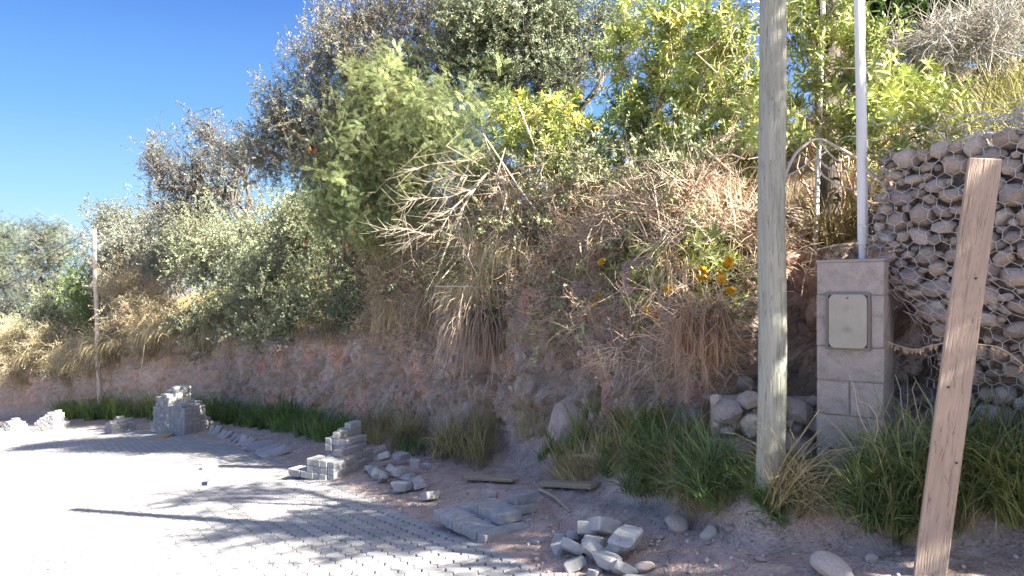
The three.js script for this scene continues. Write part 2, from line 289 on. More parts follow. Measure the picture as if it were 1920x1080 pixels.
// loose stones lying on the shoulder
const lyingRock = (name, label, cat, px, py, s, mat, group) => { const p = hit(px, py), o = single(name, label, cat, pick(rocks), mat, group); o.scale.set(s * R(.85, 1.2), s * R(.7, 1), s * R(.8, 1.1)); o.position.set(p.x, p.y + s * .38, p.z); o.rotation.set(R(-.4, .4), R(0, 6), R(-.4, .4)); return o; };
seedTo(91);
lyingRock('stone', 'tan fist-sized stone on the dirt beside the low paver stack', 'stone', 922, 934, .065, stoneMats[3]);
lyingRock('stone', 'pale brown stone set in the dirt behind the broken rubble', 'stone', 1128, 990, .075, stoneMats[3]);
lyingRock('stone', 'flat grey-brown stone lying under the overhanging grass edge', 'stone', 1268, 990, .075, stoneMats[1]);
lyingRock('stone', 'rounded pale stone on the dirt below the wooden pole', 'stone', 1330, 1006, .055, stoneMats[3]);
lyingRock('stone', 'rounded brown stone at the end of the broken rubble', 'stone', 1208, 1072, .05, stoneMats[1]);
lyingRock('stone', 'large pale stone on the dirt in front of the meter pillar', 'stone', 1560, 1078, .085, stoneMats[3]);
for (let i = 0; i < 34; i++) lyingRock('small_stone', 'small stone scattered on the dirt shoulder', 'stone', R(820, 1700), R(985, 1076), R(.012, .028), pick(stoneMats), 'small stones on the dirt shoulder');
{ // grit too small to count
  const im = new THREE.InstancedMesh(rocks[3], concrete(.5, .45, .42), 1500); im.name = 'gravel'; im.userData = { kind: 'stuff', label: 'fine grit scattered over the dirt shoulder', category: 'gravel' }; im.castShadow = im.receiveShadow = true; const M = new THREE.Matrix4(), q = new THREE.Quaternion(), col = new THREE.Color();
  for (let i = 0; i < 1500; i++) { const w = R(-14, 1), t = edgeT(w) + R(-.15, 1.0) * Math.abs(edgeT(w)), v = foot(w) + t, x = (w + v) * S2, z = (w - v) * S2, s = R(.004, .013); q.setFromEuler(new THREE.Euler(R(0, 6), R(0, 6), R(0, 6))); M.compose(V(x, groundY(x, z) + s * .3, z), q, V(s, s, s)); im.setMatrixAt(i, M); const k = R(.6, 1.35); im.setColorAt(i, col.setRGB(k, k * .95, k * .92)); }
  scene.add(im);
}
// ------------------------------------------------------------------ stacks of pavers
seedTo(303);
const blockGeos = [0, 1, 2, 3, 4].map(() => chamferBox(.2, .078, .1, .006, .005));
function layStack(p, turn, rows, make) { // rows[j][i]: how many pavers high; i across (0.1 m), j back (0.2 m)
  const q = new THREE.Quaternion().setFromAxisAngle(V(0, 1, 0), turn), base = p.y;
  rows.forEach((r, j) => r.forEach((n, i) => { for (let k = 0; k < n; k++) {
    const o = make(pick(blockGeos), pick(greyPaver), k, n); const l = V((j - (rows.length - 1) / 2) * .206 + R(-.008, .008), k * .0785, (i - (r.length - 1) / 2) * .104 + R(-.004, .004)).applyQuaternion(q);
    o.position.set(p.x + l.x, base + k * .0785, p.z + l.z); o.rotation.y = turn + R(-.05, .05) + (rnd() < .5 ? Math.PI : 0);
  } }));
}
const COURSE = ['bottom', 'second', 'third', 'fourth', 'fifth', 'sixth', 'seventh'];
const lone = (label, group) => (g, m, k, n) => single('paver', `grey concrete paver in the ${COURSE[k]} course of the ${label}`, 'paver', g, m, `${COURSE[k]} course of the ${group}`);
const roadTurn = Math.atan2(-across.z, across.x);
{ // low stack by the rubble
  const p = hit(922, 984);
  layStack(p, roadTurn + .06, [[1, 1, 1, 1, 1, 1, 1], [1, 2, 2, 2, 2, 1, 1], [0, 1, 3, 2, 0, 0, 0]].map(r => r.slice().reverse()), lone('low spread stack by the rubble', 'low spread stack'));
}
{ // stepped stack
  const p = hit(628, 884);
  layStack(p, roadTurn + .5, [[1, 1, 1, 3, 3, 3, 3], [1, 2, 2, 2, 3, 4, 3], [1, 2, 5, 6, 5, 4, 2], [0, 1, 6, 7, 5, 3, 1]].map(r => r.slice()), lone('stepped stack with a narrow tower', 'stepped stack'));
}
function stackThing(label, p, turn, rows) { const o = thing('paver_stack', label, 'paver stack', p); layStack(V(0, 0, 0), turn, rows, (g, m) => part('paver', g, m, o)); return o; }
stackThing('tallest grey paver stack with an uneven top', onGround(-8.35, -18.1), roadTurn + .45, [[3, 8, 11, 11, 12, 12, 11], [4, 9, 12, 13, 13, 14, 13], [2, 10, 12, 14, 14, 14, 14]]);
stackThing('square grey paver stack with steps, touching the tallest stack', onGround(-7.35, -17.0), roadTurn + .45, [[8, 8, 9, 9, 9, 8], [8, 9, 9, 10, 9, 9], [5, 8, 9, 9, 8, 4], [2, 3, 4, 4, 3, 2]]);
stackThing('small pyramid stack of grey pavers at the grass edge', onGround(-10.6, -20.0), roadTurn + .3, [[3, 4, 4, 5, 4], [3, 5, 6, 5, 4], [4, 4, 5, 4, 3]]);
stackThing('wide grey paver stack beside the far utility pole', onGround(-15.3, -24.6), roadTurn + .7, [[4, 5, 6, 6, 7, 7, 8, 8], [5, 6, 7, 8, 8, 8, 9, 8], [2, 3, 4, 6, 7, 6, 5, 4]]);
stackThing('little far paver stack at the end of the road edge', onGround(-18.3, -27.2), roadTurn + .6, [[3, 4, 5, 5, 4], [4, 5, 6, 6, 5], [2, 3, 4, 4, 3]]);
// ------------------------------------------------------------------ broken rubble
function chunkGeo(l, h, w) { const pts = []; for (const x of [-1, 1]) for (const y of [-1, 1]) for (const z of [-1, 1]) { const X = x * l / 2, Y = y * h / 2, Z = z * w / 2, c = R(.004, .03), k = R(.004, .02), e = R(.004, .03); pts.push(V(X - x * c, Y, Z - z * e), V(X, Y - y * k, Z - z * e), V(X - x * c, Y - y * k, Z)); if (rnd() < .35) pts.splice(-3, 3, V(X - x * l * R(.15, .45), Y, Z - z * w * .1), V(X - x * l * .12, Y - y * h * .1, Z - z * w * R(.2, .4))); } return boxUV(new ConvexGeometry(pts), 2.5); }
seedTo(808); const chunks = rep(9, () => chunkGeo(R(.15, .21), R(.07, .09), R(.10, .15)));
const rubbleMats = [concrete(.42, .415, .42), concrete(.48, .47, .465), concrete(.38, .378, .39)];
function chunk(px, py, s, rx, ry, rz, label, group, lift = .04) { const p = hit(px, py), small = s < .82 && group, o = single('broken_paver', small ? label.replace('broken', 'small broken') : label, 'rubble', pick(chunks), pick(rubbleMats), small ? 'small ' + group : group); o.position.set(p.x, p.y + lift * s, p.z); o.scale.setScalar(s * .86); o.rotation.set(rx, ry, rz); return o; }
const nearL = 'broken pale concrete chunk in the heap beside the low stack', nearG = 'broken chunks beside the low stack';
for (const [px, py, s, l] of [[1052, 1028, .75, .03], [1078, 1008, .85, .05], [1075, 1035, 1.0, .05], [1100, 1012, 1.05, .1], [1118, 1030, 1.0, .07], [1112, 1048, 1, .08], [1133, 1008, 1.15, .08], [1155, 1042, 1.05, .05], [1141, 1062, 1.1, .05], [1173, 1035, 1.25, .08], [1168, 1072, .85, .04], [1078, 1062, .85, .04], [1010, 1012, .5, .03], [1047, 1010, .6, .03], [1110, 1075, .6, .03], [1190, 1090, .9, .03]]) chunk(px, py + 8, s, R(-.55, .55), R(0, 6), R(-.55, .55), nearL, nearG, l);
const midL = 'broken pale concrete chunk in the heap between the two paver stacks', midG = 'broken chunks between the stacks';
for (const [px, py, s, l] of [[700, 892, 1.2, .05], [712, 900, 1.1, .05], [722, 874, 1.15, .1], [752, 873, 1.1, .1], [735, 895, 1.0, .08], [718, 905, 1, .05], [748, 905, 1.15, .1], [778, 890, 1.2, .1], [755, 925, 1.15, .06], [783, 918, 1.05, .06], [808, 938, .95, .04], [690, 885, .9, .05], [765, 905, .9, .06], [742, 915, .8, .05], [775, 950, .4, .03], [728, 925, .4, .03], [800, 880, .7, .05]]) chunk(px, py, s, R(-.6, .6), R(0, 6), R(-.6, .6), midL, midG, l);
const slabGeo = [0, 1, 2].map(() => chamferBox(.26, .05, .18, .006, .02));
for (let i = 0; i < 13; i++) { // thin slabs tipped over one another
  const u = i / 12, p = hit(mix(398, 515, u), mix(808, 850, u) + R(-4, 5)), o = single('tipped_slab', 'thin grey slab leaning in the row between the tall stacks and the stepped stack', 'slab', pick(slabGeo), pick(greyPaver), 'thin slabs tipped over in a row');
  o.position.set(p.x, p.y + .02, p.z); const steep = i < 7 ? R(.6, 1.1) : R(.08, .4); o.rotation.set(R(-.2, .2), roadTurn + R(-.3, .5), steep); if (i > 8) o.scale.set(1.6, 1, 1.9);
}
seedTo(71);
chunk(392, 884, 1.6, .1, .6, .1, 'grey-white concrete block lying on the shaded paving', undefined, .04);
chunk(408, 912, 1.8, .05, 1.9, 0, 'pale concrete block lying on the sunny paving', undefined, .04);
chunk(380, 925, .8, .1, 2.6, .1, 'small grey chunk beside the pale block on the paving', undefined, .04);
// ------------------------------------------------------------------ wood
const grain = (r, g, b, c) => texture(256, 512, (u, v) => { const n = tileN(u, v * .25, 50, 3) * .6 + tileN(u, v * .12, 16, 2) * .5, k = tileN(u + .2, v, 5, 3), cr = Math.max(0, Math.abs(tileN(u, v * .15, 26, 2)) < .02 ? 1 : 0); const s = 1 + c * n + .22 * k - .38 * cr; return [r * s, g * s, b * s]; });
const grainBump = texture(256, 512, (u, v) => { const n = .55 + .5 * tileN(u, v * .25, 60, 3) - (Math.abs(tileN(u, v * .15, 26, 2)) < .03 ? .35 : 0); return [n, n, n]; });
const greyWood = new THREE.MeshStandardMaterial({ color: C(.46, .46, .405), roughness: .9, map: grain(.78, .78, .75, .4), bumpMap: grainBump, bumpScale: .006 });
const darkWood = new THREE.MeshStandardMaterial({ color: C(.13, .11, .10), roughness: .9, map: grain(.8, .78, .75, .4), bumpMap: grainBump, bumpScale: .006 });
const plankWood = new THREE.MeshStandardMaterial({ color: C(.50, .40, .32), roughness: .85, map: grain(.82, .78, .76, .3), bumpMap: grainBump, bumpScale: .003 });
function poleGeo(a, b, r0, r1, wob, n = 60, sides = 24) {
  const m = new MB(); const ids = []; const dir = V().subVectors(b, a), L = dir.length(); dir.normalize(); const e1 = V(1, 0, 0).addScaledVector(dir, -dir.x).normalize(), e2 = V().crossVectors(dir, e1);
  for (let k = 0; k <= n; k++) { const u = k / n, c = a.clone().lerp(b, u).addScaledVector(e1, wob * (noise(u * 3, 1, 5) )).addScaledVector(e2, wob * noise(u * 3, 7, 5)); const row = [];
    for (let s = 0; s <= sides; s++) { const th = s / sides * 2 * Math.PI, r = mix(r0, r1, u) * (1 + .05 * noise(Math.cos(th) * 1.6 + 3, Math.sin(th) * 1.6, u * 3) + .018 * noise(Math.cos(th) * 7, Math.sin(th) * 7, u * L * .9)); row.push(m.vert(c.x + (e1.x * Math.cos(th) + e2.x * Math.sin(th)) * r, c.y + (e1.y * Math.cos(th) + e2.y * Math.sin(th)) * r, c.z + (e1.z * Math.cos(th) + e2.z * Math.sin(th)) * r, s / sides, u * L * .5)); }
    if (k) for (let s = 0; s < sides; s++) { const p = ids[k - 1]; m.tri(p[s], row[s + 1], p[s + 1]); m.tri(p[s], row[s], row[s + 1]); } ids.push(row); }
  const t = m.vert(b.x, b.y, b.z); for (let s = 0; s < sides; s++) m.tri(ids[n][s], t, ids[n][s + 1]);
  const g = m.geo(); if (g.attributes.normal.getX(0) * e1.x + g.attributes.normal.getZ(0) * e1.z < 0) { const ar = g.index.array; for (let i = 0; i < ar.length; i += 3) { const q = ar[i]; ar[i] = ar[i + 1]; ar[i + 1] = q; } g.computeVertexNormals(); } return g;
}
const blackWire = new THREE.MeshStandardMaterial({ color: C(.03, .03, .035), roughness: .6 });
const galv = new THREE.MeshStandardMaterial({ color: C(.62, .62, .62), roughness: .45, metalness: .6 });
{ // near utility pole
  const b = V(1.43, 0, -4.1); b.y = groundY(b.x, b.z);
  const o = thing('utility_pole', 'thick weathered grey wooden utility pole standing in the grass by the meter pillar', 'pole', b);
  part('shaft', poleGeo(V(0, -.15, 0), V(.03, 4.95 - b.y, 0), .078, .066, .02), greyWood, o);
  const m = new MB(); m.tube([V(.03, 4.75 - b.y, .06), V(.03, 4.75 - b.y, .16)], .012, 8, true); part('bolt', m.geo(), galv, o);
}
{ // far utility pole
  const b = onGround(-15.05, -27.0), o = thing('utility_pole', 'slim pale utility pole far down the road, with an insulator bracket on top', 'pole', b);
  const top = at(176, 430, 27).sub(b);
  part('shaft', poleGeo(V(0, -.1, 0), top, .088, .068, .04, 30, 14), new THREE.MeshStandardMaterial({ color: C(.74, .67, .60), roughness: .85, map: grain(.8, .76, .74, .3) }), o);
  const m = new MB(); m.tube([top.clone().add(V(.05, -.3, 0)), top.clone().add(V(-.34, -.32, .1))], .02, 6, true); const br = part('bracket', m.geo(), galv, o);
  const n = new MB(); n.tube([top.clone().add(V(-.32, -.33, .1)), top.clone().add(V(-.32, -.18, .1))], .045, 8, true); part('insulator', n.geo(), new THREE.MeshStandardMaterial({ color: C(.25, .2, .18), roughness: .3 }), br);
  const end = top.clone().add(V(-.32, -.2, .1)).add(b);
  for (const [dx, dy, dz] of [[-26, -4.2, -21], [-26, -3.7, -20.4]]) { const p = []; for (let i = 0; i <= 24; i++) { const u = i / 24; p.push(V(end.x + dx * u, end.y - (dy < -4 ? .25 : 0) + dy * u - 3 * u * (1 - u), end.z + dz * u)); } const w = new MB(); w.tube(p, .012, 5); single('overhead_wire', 'thin dark wire leaving the slim far utility pole', 'wire', w.geo(), blackWire, 'wires at the far pole'); }
}
{ // dark pole on the ledge behind the pillar, with a white pipe leaning at it
  const b = at(1548, 372, 6.1); b.y = groundY(b.x, b.z);
  const o = thing('old_post', 'dark wooden post on the ledge behind the meter pillar', 'post', b); part('shaft', poleGeo(V(0, -.2, 0), V(.06, 3.6, -.05), .10, .085, .05, 40, 16), darkWood, o);
  const m = new MB(); const q = V(b.x - .13, b.y - .1, b.z + .1); m.tube([q, q.clone().add(V(.05, 1.2, -.02)), q.clone().add(V(.13, 3.6, -.05))], .02, 10, true);
  single('white_pipe', 'thin white pipe leaning on the dark post behind the pillar', 'pipe', m.geo(), new THREE.MeshStandardMaterial({ color: C(.72, .73, .75), roughness: .4 }));
}
{ // leaning timber post
  const b = V(1.885, 0, -3.36); b.y = groundY(b.x, b.z) - .1; const top = V(2.13, 1.98, -3.33);
  const L = top.distanceTo(b), g = chamferBox(.128, L, .05, .004, 0); const n = g.attributes.position.count;
  const uv = g.attributes.uv, p = g.attributes.position, nn = g.attributes.normal; for (let i = 0; i < n; i++) { uv.setXY(i, (Math.abs(nn.getX(i)) > .6 ? p.getZ(i) : p.getX(i)) * 2.2, p.getY(i) * .5); }
  const o = thing('timber_post', 'sawn timber post leaning in front of the stone gabion', 'post', b);
  const s = part('board', g, plankWood, o); s.quaternion.setFromUnitVectors(V(0, 1, 0), top.clone().sub(b).normalize()); s.rotateY(-.42);
  const nails = new MB(); for (const [x, y] of [[.02, 1.45], [-.03, .95], [.04, .62]]) nails.tube([V(x, y, .02), V(x + .004, y + .003, .031)], .0045, 6, true); part('nail', nails.geo(), darkWood, s);
}
{ // boards and a stick lying at the foot of the bank
  const lay = (px0, py0, px1, py1, w, h, label, nm = 'weathered_board') => { const a = hit(px0, py0), b = hit(px1, py1), L = a.distanceTo(b), g = chamferBox(L, h, w, .006, .012); const o = single(nm, label, 'board', g, new THREE.MeshStandardMaterial({ color: C(.47, .37, .25), roughness: .9, map: greyWood.map, bumpMap: grainBump, bumpScale: .004 })); o.position.copy(a).lerp(b, .5); o.position.y += .02; o.quaternion.setFromUnitVectors(V(1, 0, 0), b.clone().sub(a).normalize()); return o; };
  lay(880, 902, 968, 908, .09, .03, 'weathered board lying in the dirt behind the low paver stack');
  lay(1020, 914, 1118, 920, .11, .035, 'weathered board lying under the grass below the pale boulder');
  const a = hit(1012, 925), b = hit(1068, 962), m = new MB(); m.tube([a.add(V(0, .03, 0)), a.clone().lerp(b, .5).add(V(.01, .025, 0)), b.add(V(0, .01, 0))], [.014, .012, .009], 7, true); single('dry_stick', 'bare pale stick lying on the dirt below the boards', 'stick', m.geo(), new THREE.MeshStandardMaterial({ color: C(.45, .36, .25), roughness: .9 }));
  const c = hit(300, 826), k = single('wood_scrap', 'orange-brown wood scrap on the paving in front of the tall stacks', 'wood scrap', chamferBox(.5, .09, .16, .012, .05), new THREE.MeshStandardMaterial({ color: C(.50, .29, .14), roughness: .9, map: greyWood.map })); k.position.copy(c); k.rotation.set(.12, .9, .15);
}
// ------------------------------------------------------------------ meter pillar
{
  const pos = V(2.055, 0, -4.42); pos.y = groundY(pos.x, pos.z); const yTop = 1.4 + (540 - 489) / FOCAL * 4.42;
  const o = thing('meter_pillar', 'concrete block pillar with a built-in electricity meter box', 'pillar', pos); o.rotation.y = -.62;
  const bm = [concrete(.49, .435, .405, .006), concrete(.47, .415, .39, .006), concrete(.51, .45, .42, .006)]; const W = .36, Dp = .36; seedTo(61);
  const mortar = concrete(.47, .42, .39, .006); let y = yTop - pos.y; const blk = (w, h, d, x, yb, z, m) => { const b = part('block', chamferBox(w, h, d, .004, .004), m, o); b.position.set(x, yb, z); return b; };
  const core = part('mortar_core', chamferBox(W - .007, y - .01, Dp - .008, .003), mortar, o); core.position.set(0, -.1, -.005); core.scale.y = (y + .08) / (y - .01);
  const cap = part('cap', chamferBox(W + .012, .014, Dp + .012, .004, .008), mortar, o); cap.position.set(0, y - .012, 0);
  y -= .012; y -= .186; blk(W, .186, Dp, 0, y, 0, bm[0]); y -= .005;
  y -= .298; blk(.06, .298, Dp, -W / 2 + .03, y, 0, bm[1]); blk(.066, .298, Dp, W / 2 - .033, y, 0, bm[2]); const yb = y; y -= .006;
  y -= .194; blk(W + .002, .194, Dp + .003, .001, y, 0, bm[1]); y -= .006;
  y -= .194; blk(.177, .194, Dp, -.0915, y, .002, bm[0]); blk(.176, .194, Dp + .004, .092, y, 0, bm[2]); y -= .006;
  y -= .194; blk(W, .194, Dp + .004, 0, y, 0, bm[2]); y -= .006;
  y -= .194; blk(.173, .194, Dp, -.0935, y, .004, bm[1]); blk(.175, .194, Dp, .0925, y, 0, bm[0]); y -= .006;
  if (y > -.15) blk(W, y + .2, Dp, 0, -.2, 0, bm[0]);
  const fz = Dp / 2;
  const frameMat = new THREE.MeshStandardMaterial({ color: C(.24, .21, .18), roughness: .75, metalness: .2 });
  const sh = new THREE.Shape(); sh.moveTo(-.118, 0); sh.lineTo(.118, 0); sh.lineTo(.118, .328); sh.lineTo(-.118, .328); const hole = new THREE.Path(); hole.moveTo(-.106, .012); hole.lineTo(-.106, .316); hole.lineTo(.106, .316); hole.lineTo(.106, .012); sh.holes.push(hole);
  const box = part('meter_box', boxUV(new THREE.ExtrudeGeometry(sh, { depth: .035, bevelEnabled: true, bevelSize: .002, bevelThickness: .002, bevelSegments: 1 }), 2), frameMat, o); box.position.set(-.006, yb - .018, fz - .02);
  const rr = (w, h, r) => { const s = new THREE.Shape(); s.moveTo(-w / 2 + r, 0); s.lineTo(w / 2 - r, 0); s.absarc(w / 2 - r, r, r, -Math.PI / 2, 0); s.lineTo(w / 2, h - r); s.absarc(w / 2 - r, h - r, r, 0, Math.PI / 2); s.lineTo(-w / 2 + r, h); s.absarc(-w / 2 + r, h - r, r, Math.PI / 2, Math.PI); s.lineTo(-w / 2, r); s.absarc(-w / 2 + r, r, r, Math.PI, 1.5 * Math.PI); return s; };
  const lidTex = texture(256, 256, (u, v) => { const n = tileN(u, v, 5, 4), st = Math.max(0, 1 - Math.hypot((u - .47) / .22, (v - .33) / .10)) * (.6 + 1.2 * tileN(u, v, 12, 3)) + Math.max(0, 1 - Math.hypot((u - .45) / .25, (v - .75) / .12)) * (.3 + .9 * tileN(u + .2, v, 12, 3)); const s = .86 + .16 * n - .35 * Math.max(0, st); return [s, s * .985, s * .95]; });
  const lg = new THREE.ExtrudeGeometry(rr(.193, .30, .03), { depth: .012, bevelEnabled: true, bevelSize: .006, bevelThickness: .006, bevelSegments: 3, curveSegments: 8 }); { const p = lg.attributes.position, uv = lg.attributes.uv; for (let i = 0; i < p.count; i++) uv.setXY(i, p.getX(i) / .2 + .5, p.getY(i) / .3); }
  const lid = part('lid', lg, new THREE.MeshStandardMaterial({ color: C(.52, .49, .425), roughness: .7, map: lidTex }), box); lid.position.set(0, .014, .026);
  const sm1 = new MB(); sm1.tube([V(0, .285, .015), V(0, .285, .022)], .006, 10, true); part('screw', sm1.geo(), frameMat, lid);
  const back = part('box_back', chamferBox(.22, .31, .01, .002), frameMat, box); back.position.set(0, .009, .004);
}
{ // white conduit rising from the pillar
  const b = at(1617, 489, 4.45), pm = new THREE.MeshStandardMaterial({ color: C(.74, .75, .78), roughness: .38 });
  const o = thing('conduit', 'white conduit pipe rising from the top of the meter pillar', 'pipe', b);
  const m = new MB(); m.tube([V(0, -.05, 0), V(0, .14, 0)], .0205, 14, true); part('lower_pipe', m.geo(), pm, o);
  const n = new MB(); n.tube([V(0, .1, 0), V(-.008, .8, 0), V(-.03, 1.7, .01), V(-.055, 2.6, .02)], .0265, 16, true); part('sleeve', n.geo(), pm, o);
  const t = new MB(); t.tube([V(.03, .1, 0), V(.022, .8, 0), V(0, 1.7, .01), V(-.025, 2.6, .02)], .006, 8, true); part('cable', t.geo(), pm, o);
}
{ // loops of stiff pale cable strung from the pole to the gabion
  const pale = new THREE.MeshStandardMaterial({ color: C(.50, .43, .38), roughness: .7 });
  const tubeThrough = (pp, r, seg = 60) => { const c = new THREE.CatmullRomCurve3(pp.map(a => at(...a))); const m = new MB(); m.tube(c.getPoints(seg), r, 6, true); return m.geo(); };
  const o = thing('loose_cable', 'stiff pale cable looping from the wooden pole to the gabion', 'cable', at(1475, 325, 4.3)); const inv = g => { g.translate(-o.position.x, -o.position.y, -o.position.z); return g; };
  part('strand', inv(tubeThrough([[1468, 345, 4.28], [1480, 310, 4.3], [1500, 280, 4.4], [1535, 261, 4.5], [1568, 275, 4.55], [1600, 293, 4.55], [1630, 320, 4.5], [1655, 345, 4.4], [1662, 362, 4.35], [1655, 372, 4.32]], .009)), pale, o);
  part('strand', inv(tubeThrough([[1535, 261, 4.5], [1552, 285, 4.52], [1572, 301, 4.55], [1590, 294, 4.6], [1588, 318, 4.58], [1570, 322, 4.55], [1548, 312, 4.5], [1536, 300, 4.48], [1540, 325, 4.5], [1560, 340, 4.5], [1600, 355, 4.5], [1638, 348, 4.45], [1636, 332, 4.42], [1618, 320, 4.45]], .0055, 90)), pale, o);
  part('strand', inv(tubeThrough([[1470, 335, 4.3], [1510, 310, 4.35], [1548, 285, 4.5]], .005, 20)), pale, o);
}
// ------------------------------------------------------------------ stones held in wire: the gabion
const gabionMats = [concrete(.52, .43, .37, .006), concrete(.58, .49, .43, .006), concrete(.44, .37, .33, .006), concrete(.62, .55, .50, .006), concrete(.40, .36, .345, .006)];
const netWire = new THREE.MeshStandardMaterial({ color: C(.66, .62, .58), roughness: .6, metalness: .1 });
const gab = { a: V(2.28, 0, -4.46), dir: V(.60, 0, .80), out: V(-.80, 0, .60), len: 4.4, depth: .9 };
// face(u, y): front surface; u metres along from the left end, bulging above and drawn in below
const gabBulge = y => .17 * sm(.8, 1.4, y) * (1 - .35 * sm(1.7, 2.15, y)) ;
const gabLeft = y => -.02 + .30 * (1 - sm(1.15, 1.6, y));                      // the left end draws in towards the foot
const gabTop = u => 2.2 + .05 * Math.min(u, 1.5);
const gabPoint = (u, y, off) => V(gab.a.x, y, gab.a.z).addScaledVector(gab.dir, u).addScaledVector(gab.out, gabBulge(y) + off);
{
  const o = thing('gabion_wall', 'wire-netted gabion of rough stones behind the leaning timber post', 'gabion', V(gab.a.x, groundY(gab.a.x, gab.a.z), gab.a.z)); const base = o.position; const loc = p => p.sub(base);
  seedTo(2024); const put = (p, s, sq = 1) => { const m = part('stone', pick(angular), pick(gabionMats), o); m.position.copy(loc(p)); m.scale.set(s * R(.85, 1.2), s * sq * R(.75, 1.05), s * R(.85, 1.15)); m.rotation.set(R(-.5, .5), R(0, 6), R(-.5, .5)); };
  // front face: packed with stones of mixed size, dart throwing by radius
  const placed = []; const yLow = .1; let tries = 0;
  while (tries++ < 40000 && placed.length < 520) {
    const y = R(yLow, 2.28), u = R(-.05, 1.55), r = y < .9 ? R(.045, .10) : tries < 900 ? R(.055, .085) : tries < 12000 ? R(.034, .055) : R(.02, .034);
    if (u < gabLeft(y) + r * .7 || y > gabTop(u) - r * .6) continue;
    if (placed.some(q => Math.hypot(q.u - u, q.y - y) < (q.r + r) * .80)) continue; placed.push({ u, y, r });
  }
  placed.forEach(q => put(gabPoint(q.u, q.y, -q.r * .75), q.r * 1.2));
  // left end
  const pe = []; tries = 0; while (tries++ < 6000 && pe.length < 110) { const y = R(.15, 2.02), q = R(.02, .85), r = tries < 1500 ? R(.07, .11) : R(.035, .06); if (pe.some(k => Math.hypot(k.q - q, k.y - y) < (k.r + r) * .86)) continue; pe.push({ q, y, r }); }
  pe.forEach(k => put(gabPoint(gabLeft(k.y) + k.r * .7, k.y, -k.q - .04), k.r * 1.12));
  for (let i = 0; i < 90; i++) { const u = R(.05, 1.7), q = R(.05, .85); put(gabPoint(u, gabTop(u) - .02, -q - gabBulge(2)), R(.05, .09), .7); }
  // rubble filling behind the outer stones
  const m = new MB(), rows = []; for (let k = 0; k <= 14; k++) { const y = mix(0, 2.16, k / 14), l = gabLeft(y) + .09; rows.push([gabPoint(l, y, -.1), gabPoint(gab.len, y, -.1), gabPoint(gab.len, y, -.85), gabPoint(l, y, -.85)].map(p => { loc(p); return m.vert(p.x, p.y, p.z, p.x, p.y); })); if (k) for (let s = 0; s < 4; s++) { const A = rows[k - 1], B = rows[k], t = (s + 1) % 4; m.tri(A[s], A[t], B[t]); m.tri(A[s], B[t], B[s]); } } m.tri(rows[14][0], rows[14][1], rows[14][2]); m.tri(rows[14][0], rows[14][2], rows[14][3]);
  part('rubble_fill', m.geo(), soilMat(.30, .24, .21, .02), o).material.vertexColors = false;
  // hexagonal netting: front, round the left end, over the top
  const net = new MB(); const cw = .075, ch = .085; const wire = (a, b) => { const q = a.clone().lerp(b, .5); net.tube([a, b], .0016, 3); };
  const hexNet = (cols, rowsN, f) => { for (let j = 0; j < rowsN; j++) for (let i = 0; i < cols; i++) { const x = (i + (j & 1) * .5) * cw, y = j * ch * .75, A = f(x, y + ch * .25), B = f(x, y - ch * .25 + .0), L = f(x - cw / 2, y + ch * .5), Rr = f(x + cw / 2, y + ch * .5); if (A && B) wire(A, B); if (A && L) wire(A, L); if (A && Rr) wire(A, Rr); } };
  const lump = (a, b) => .014 + .03 * noise(a * 5, b * 5, 9); const sway = (a, b) => .02 * noise(a * 7, b * 7, 31);
  hexNet(24, 26, (x, y) => { const Y = .72 + y; if (Y > 2.26) return null; const u = gabLeft(Y) - .02 + x + sway(x, y); return loc(gabPoint(u, Y + sway(y, x + 3), lump(u, Y))); });
  hexNet(11, 23, (x, y) => { const Y = .72 + y; if (Y > 2.12) return null; return loc(gabPoint(gabLeft(Y) - .03 - lump(x, Y), Y, -x)); });
  hexNet(24, 13, (x, y) => y > .85 ? null : loc(gabPoint(x, gabTop(x) + .05 + lump(x, y) * 1.5, -y - gabBulge(2))));
  part('wire_netting', net.geo(), netWire, o);
  // loose ends of netting bunched on top
  const loose = new MB(); for (let i = 0; i < 46; i++) { let p = gabPoint(R(.0, 1.5), gabTop(.5) + .07, -R(0, .7)), pts = [], h = R(0, 6.28), y0 = p.y; for (let k = 0; k < 12; k++) { pts.push(loc(p.clone())); h += R(-.8, .8); p.x += Math.cos(h) * .06; p.z += Math.sin(h) * .05; p.y = y0 + .06 * Math.abs(Math.sin(k * .5 + i)) + R(-.01, .01); } loose.tube(pts, .0028, 4); }
  part('loose_netting', loose.geo(), galv, o);
}
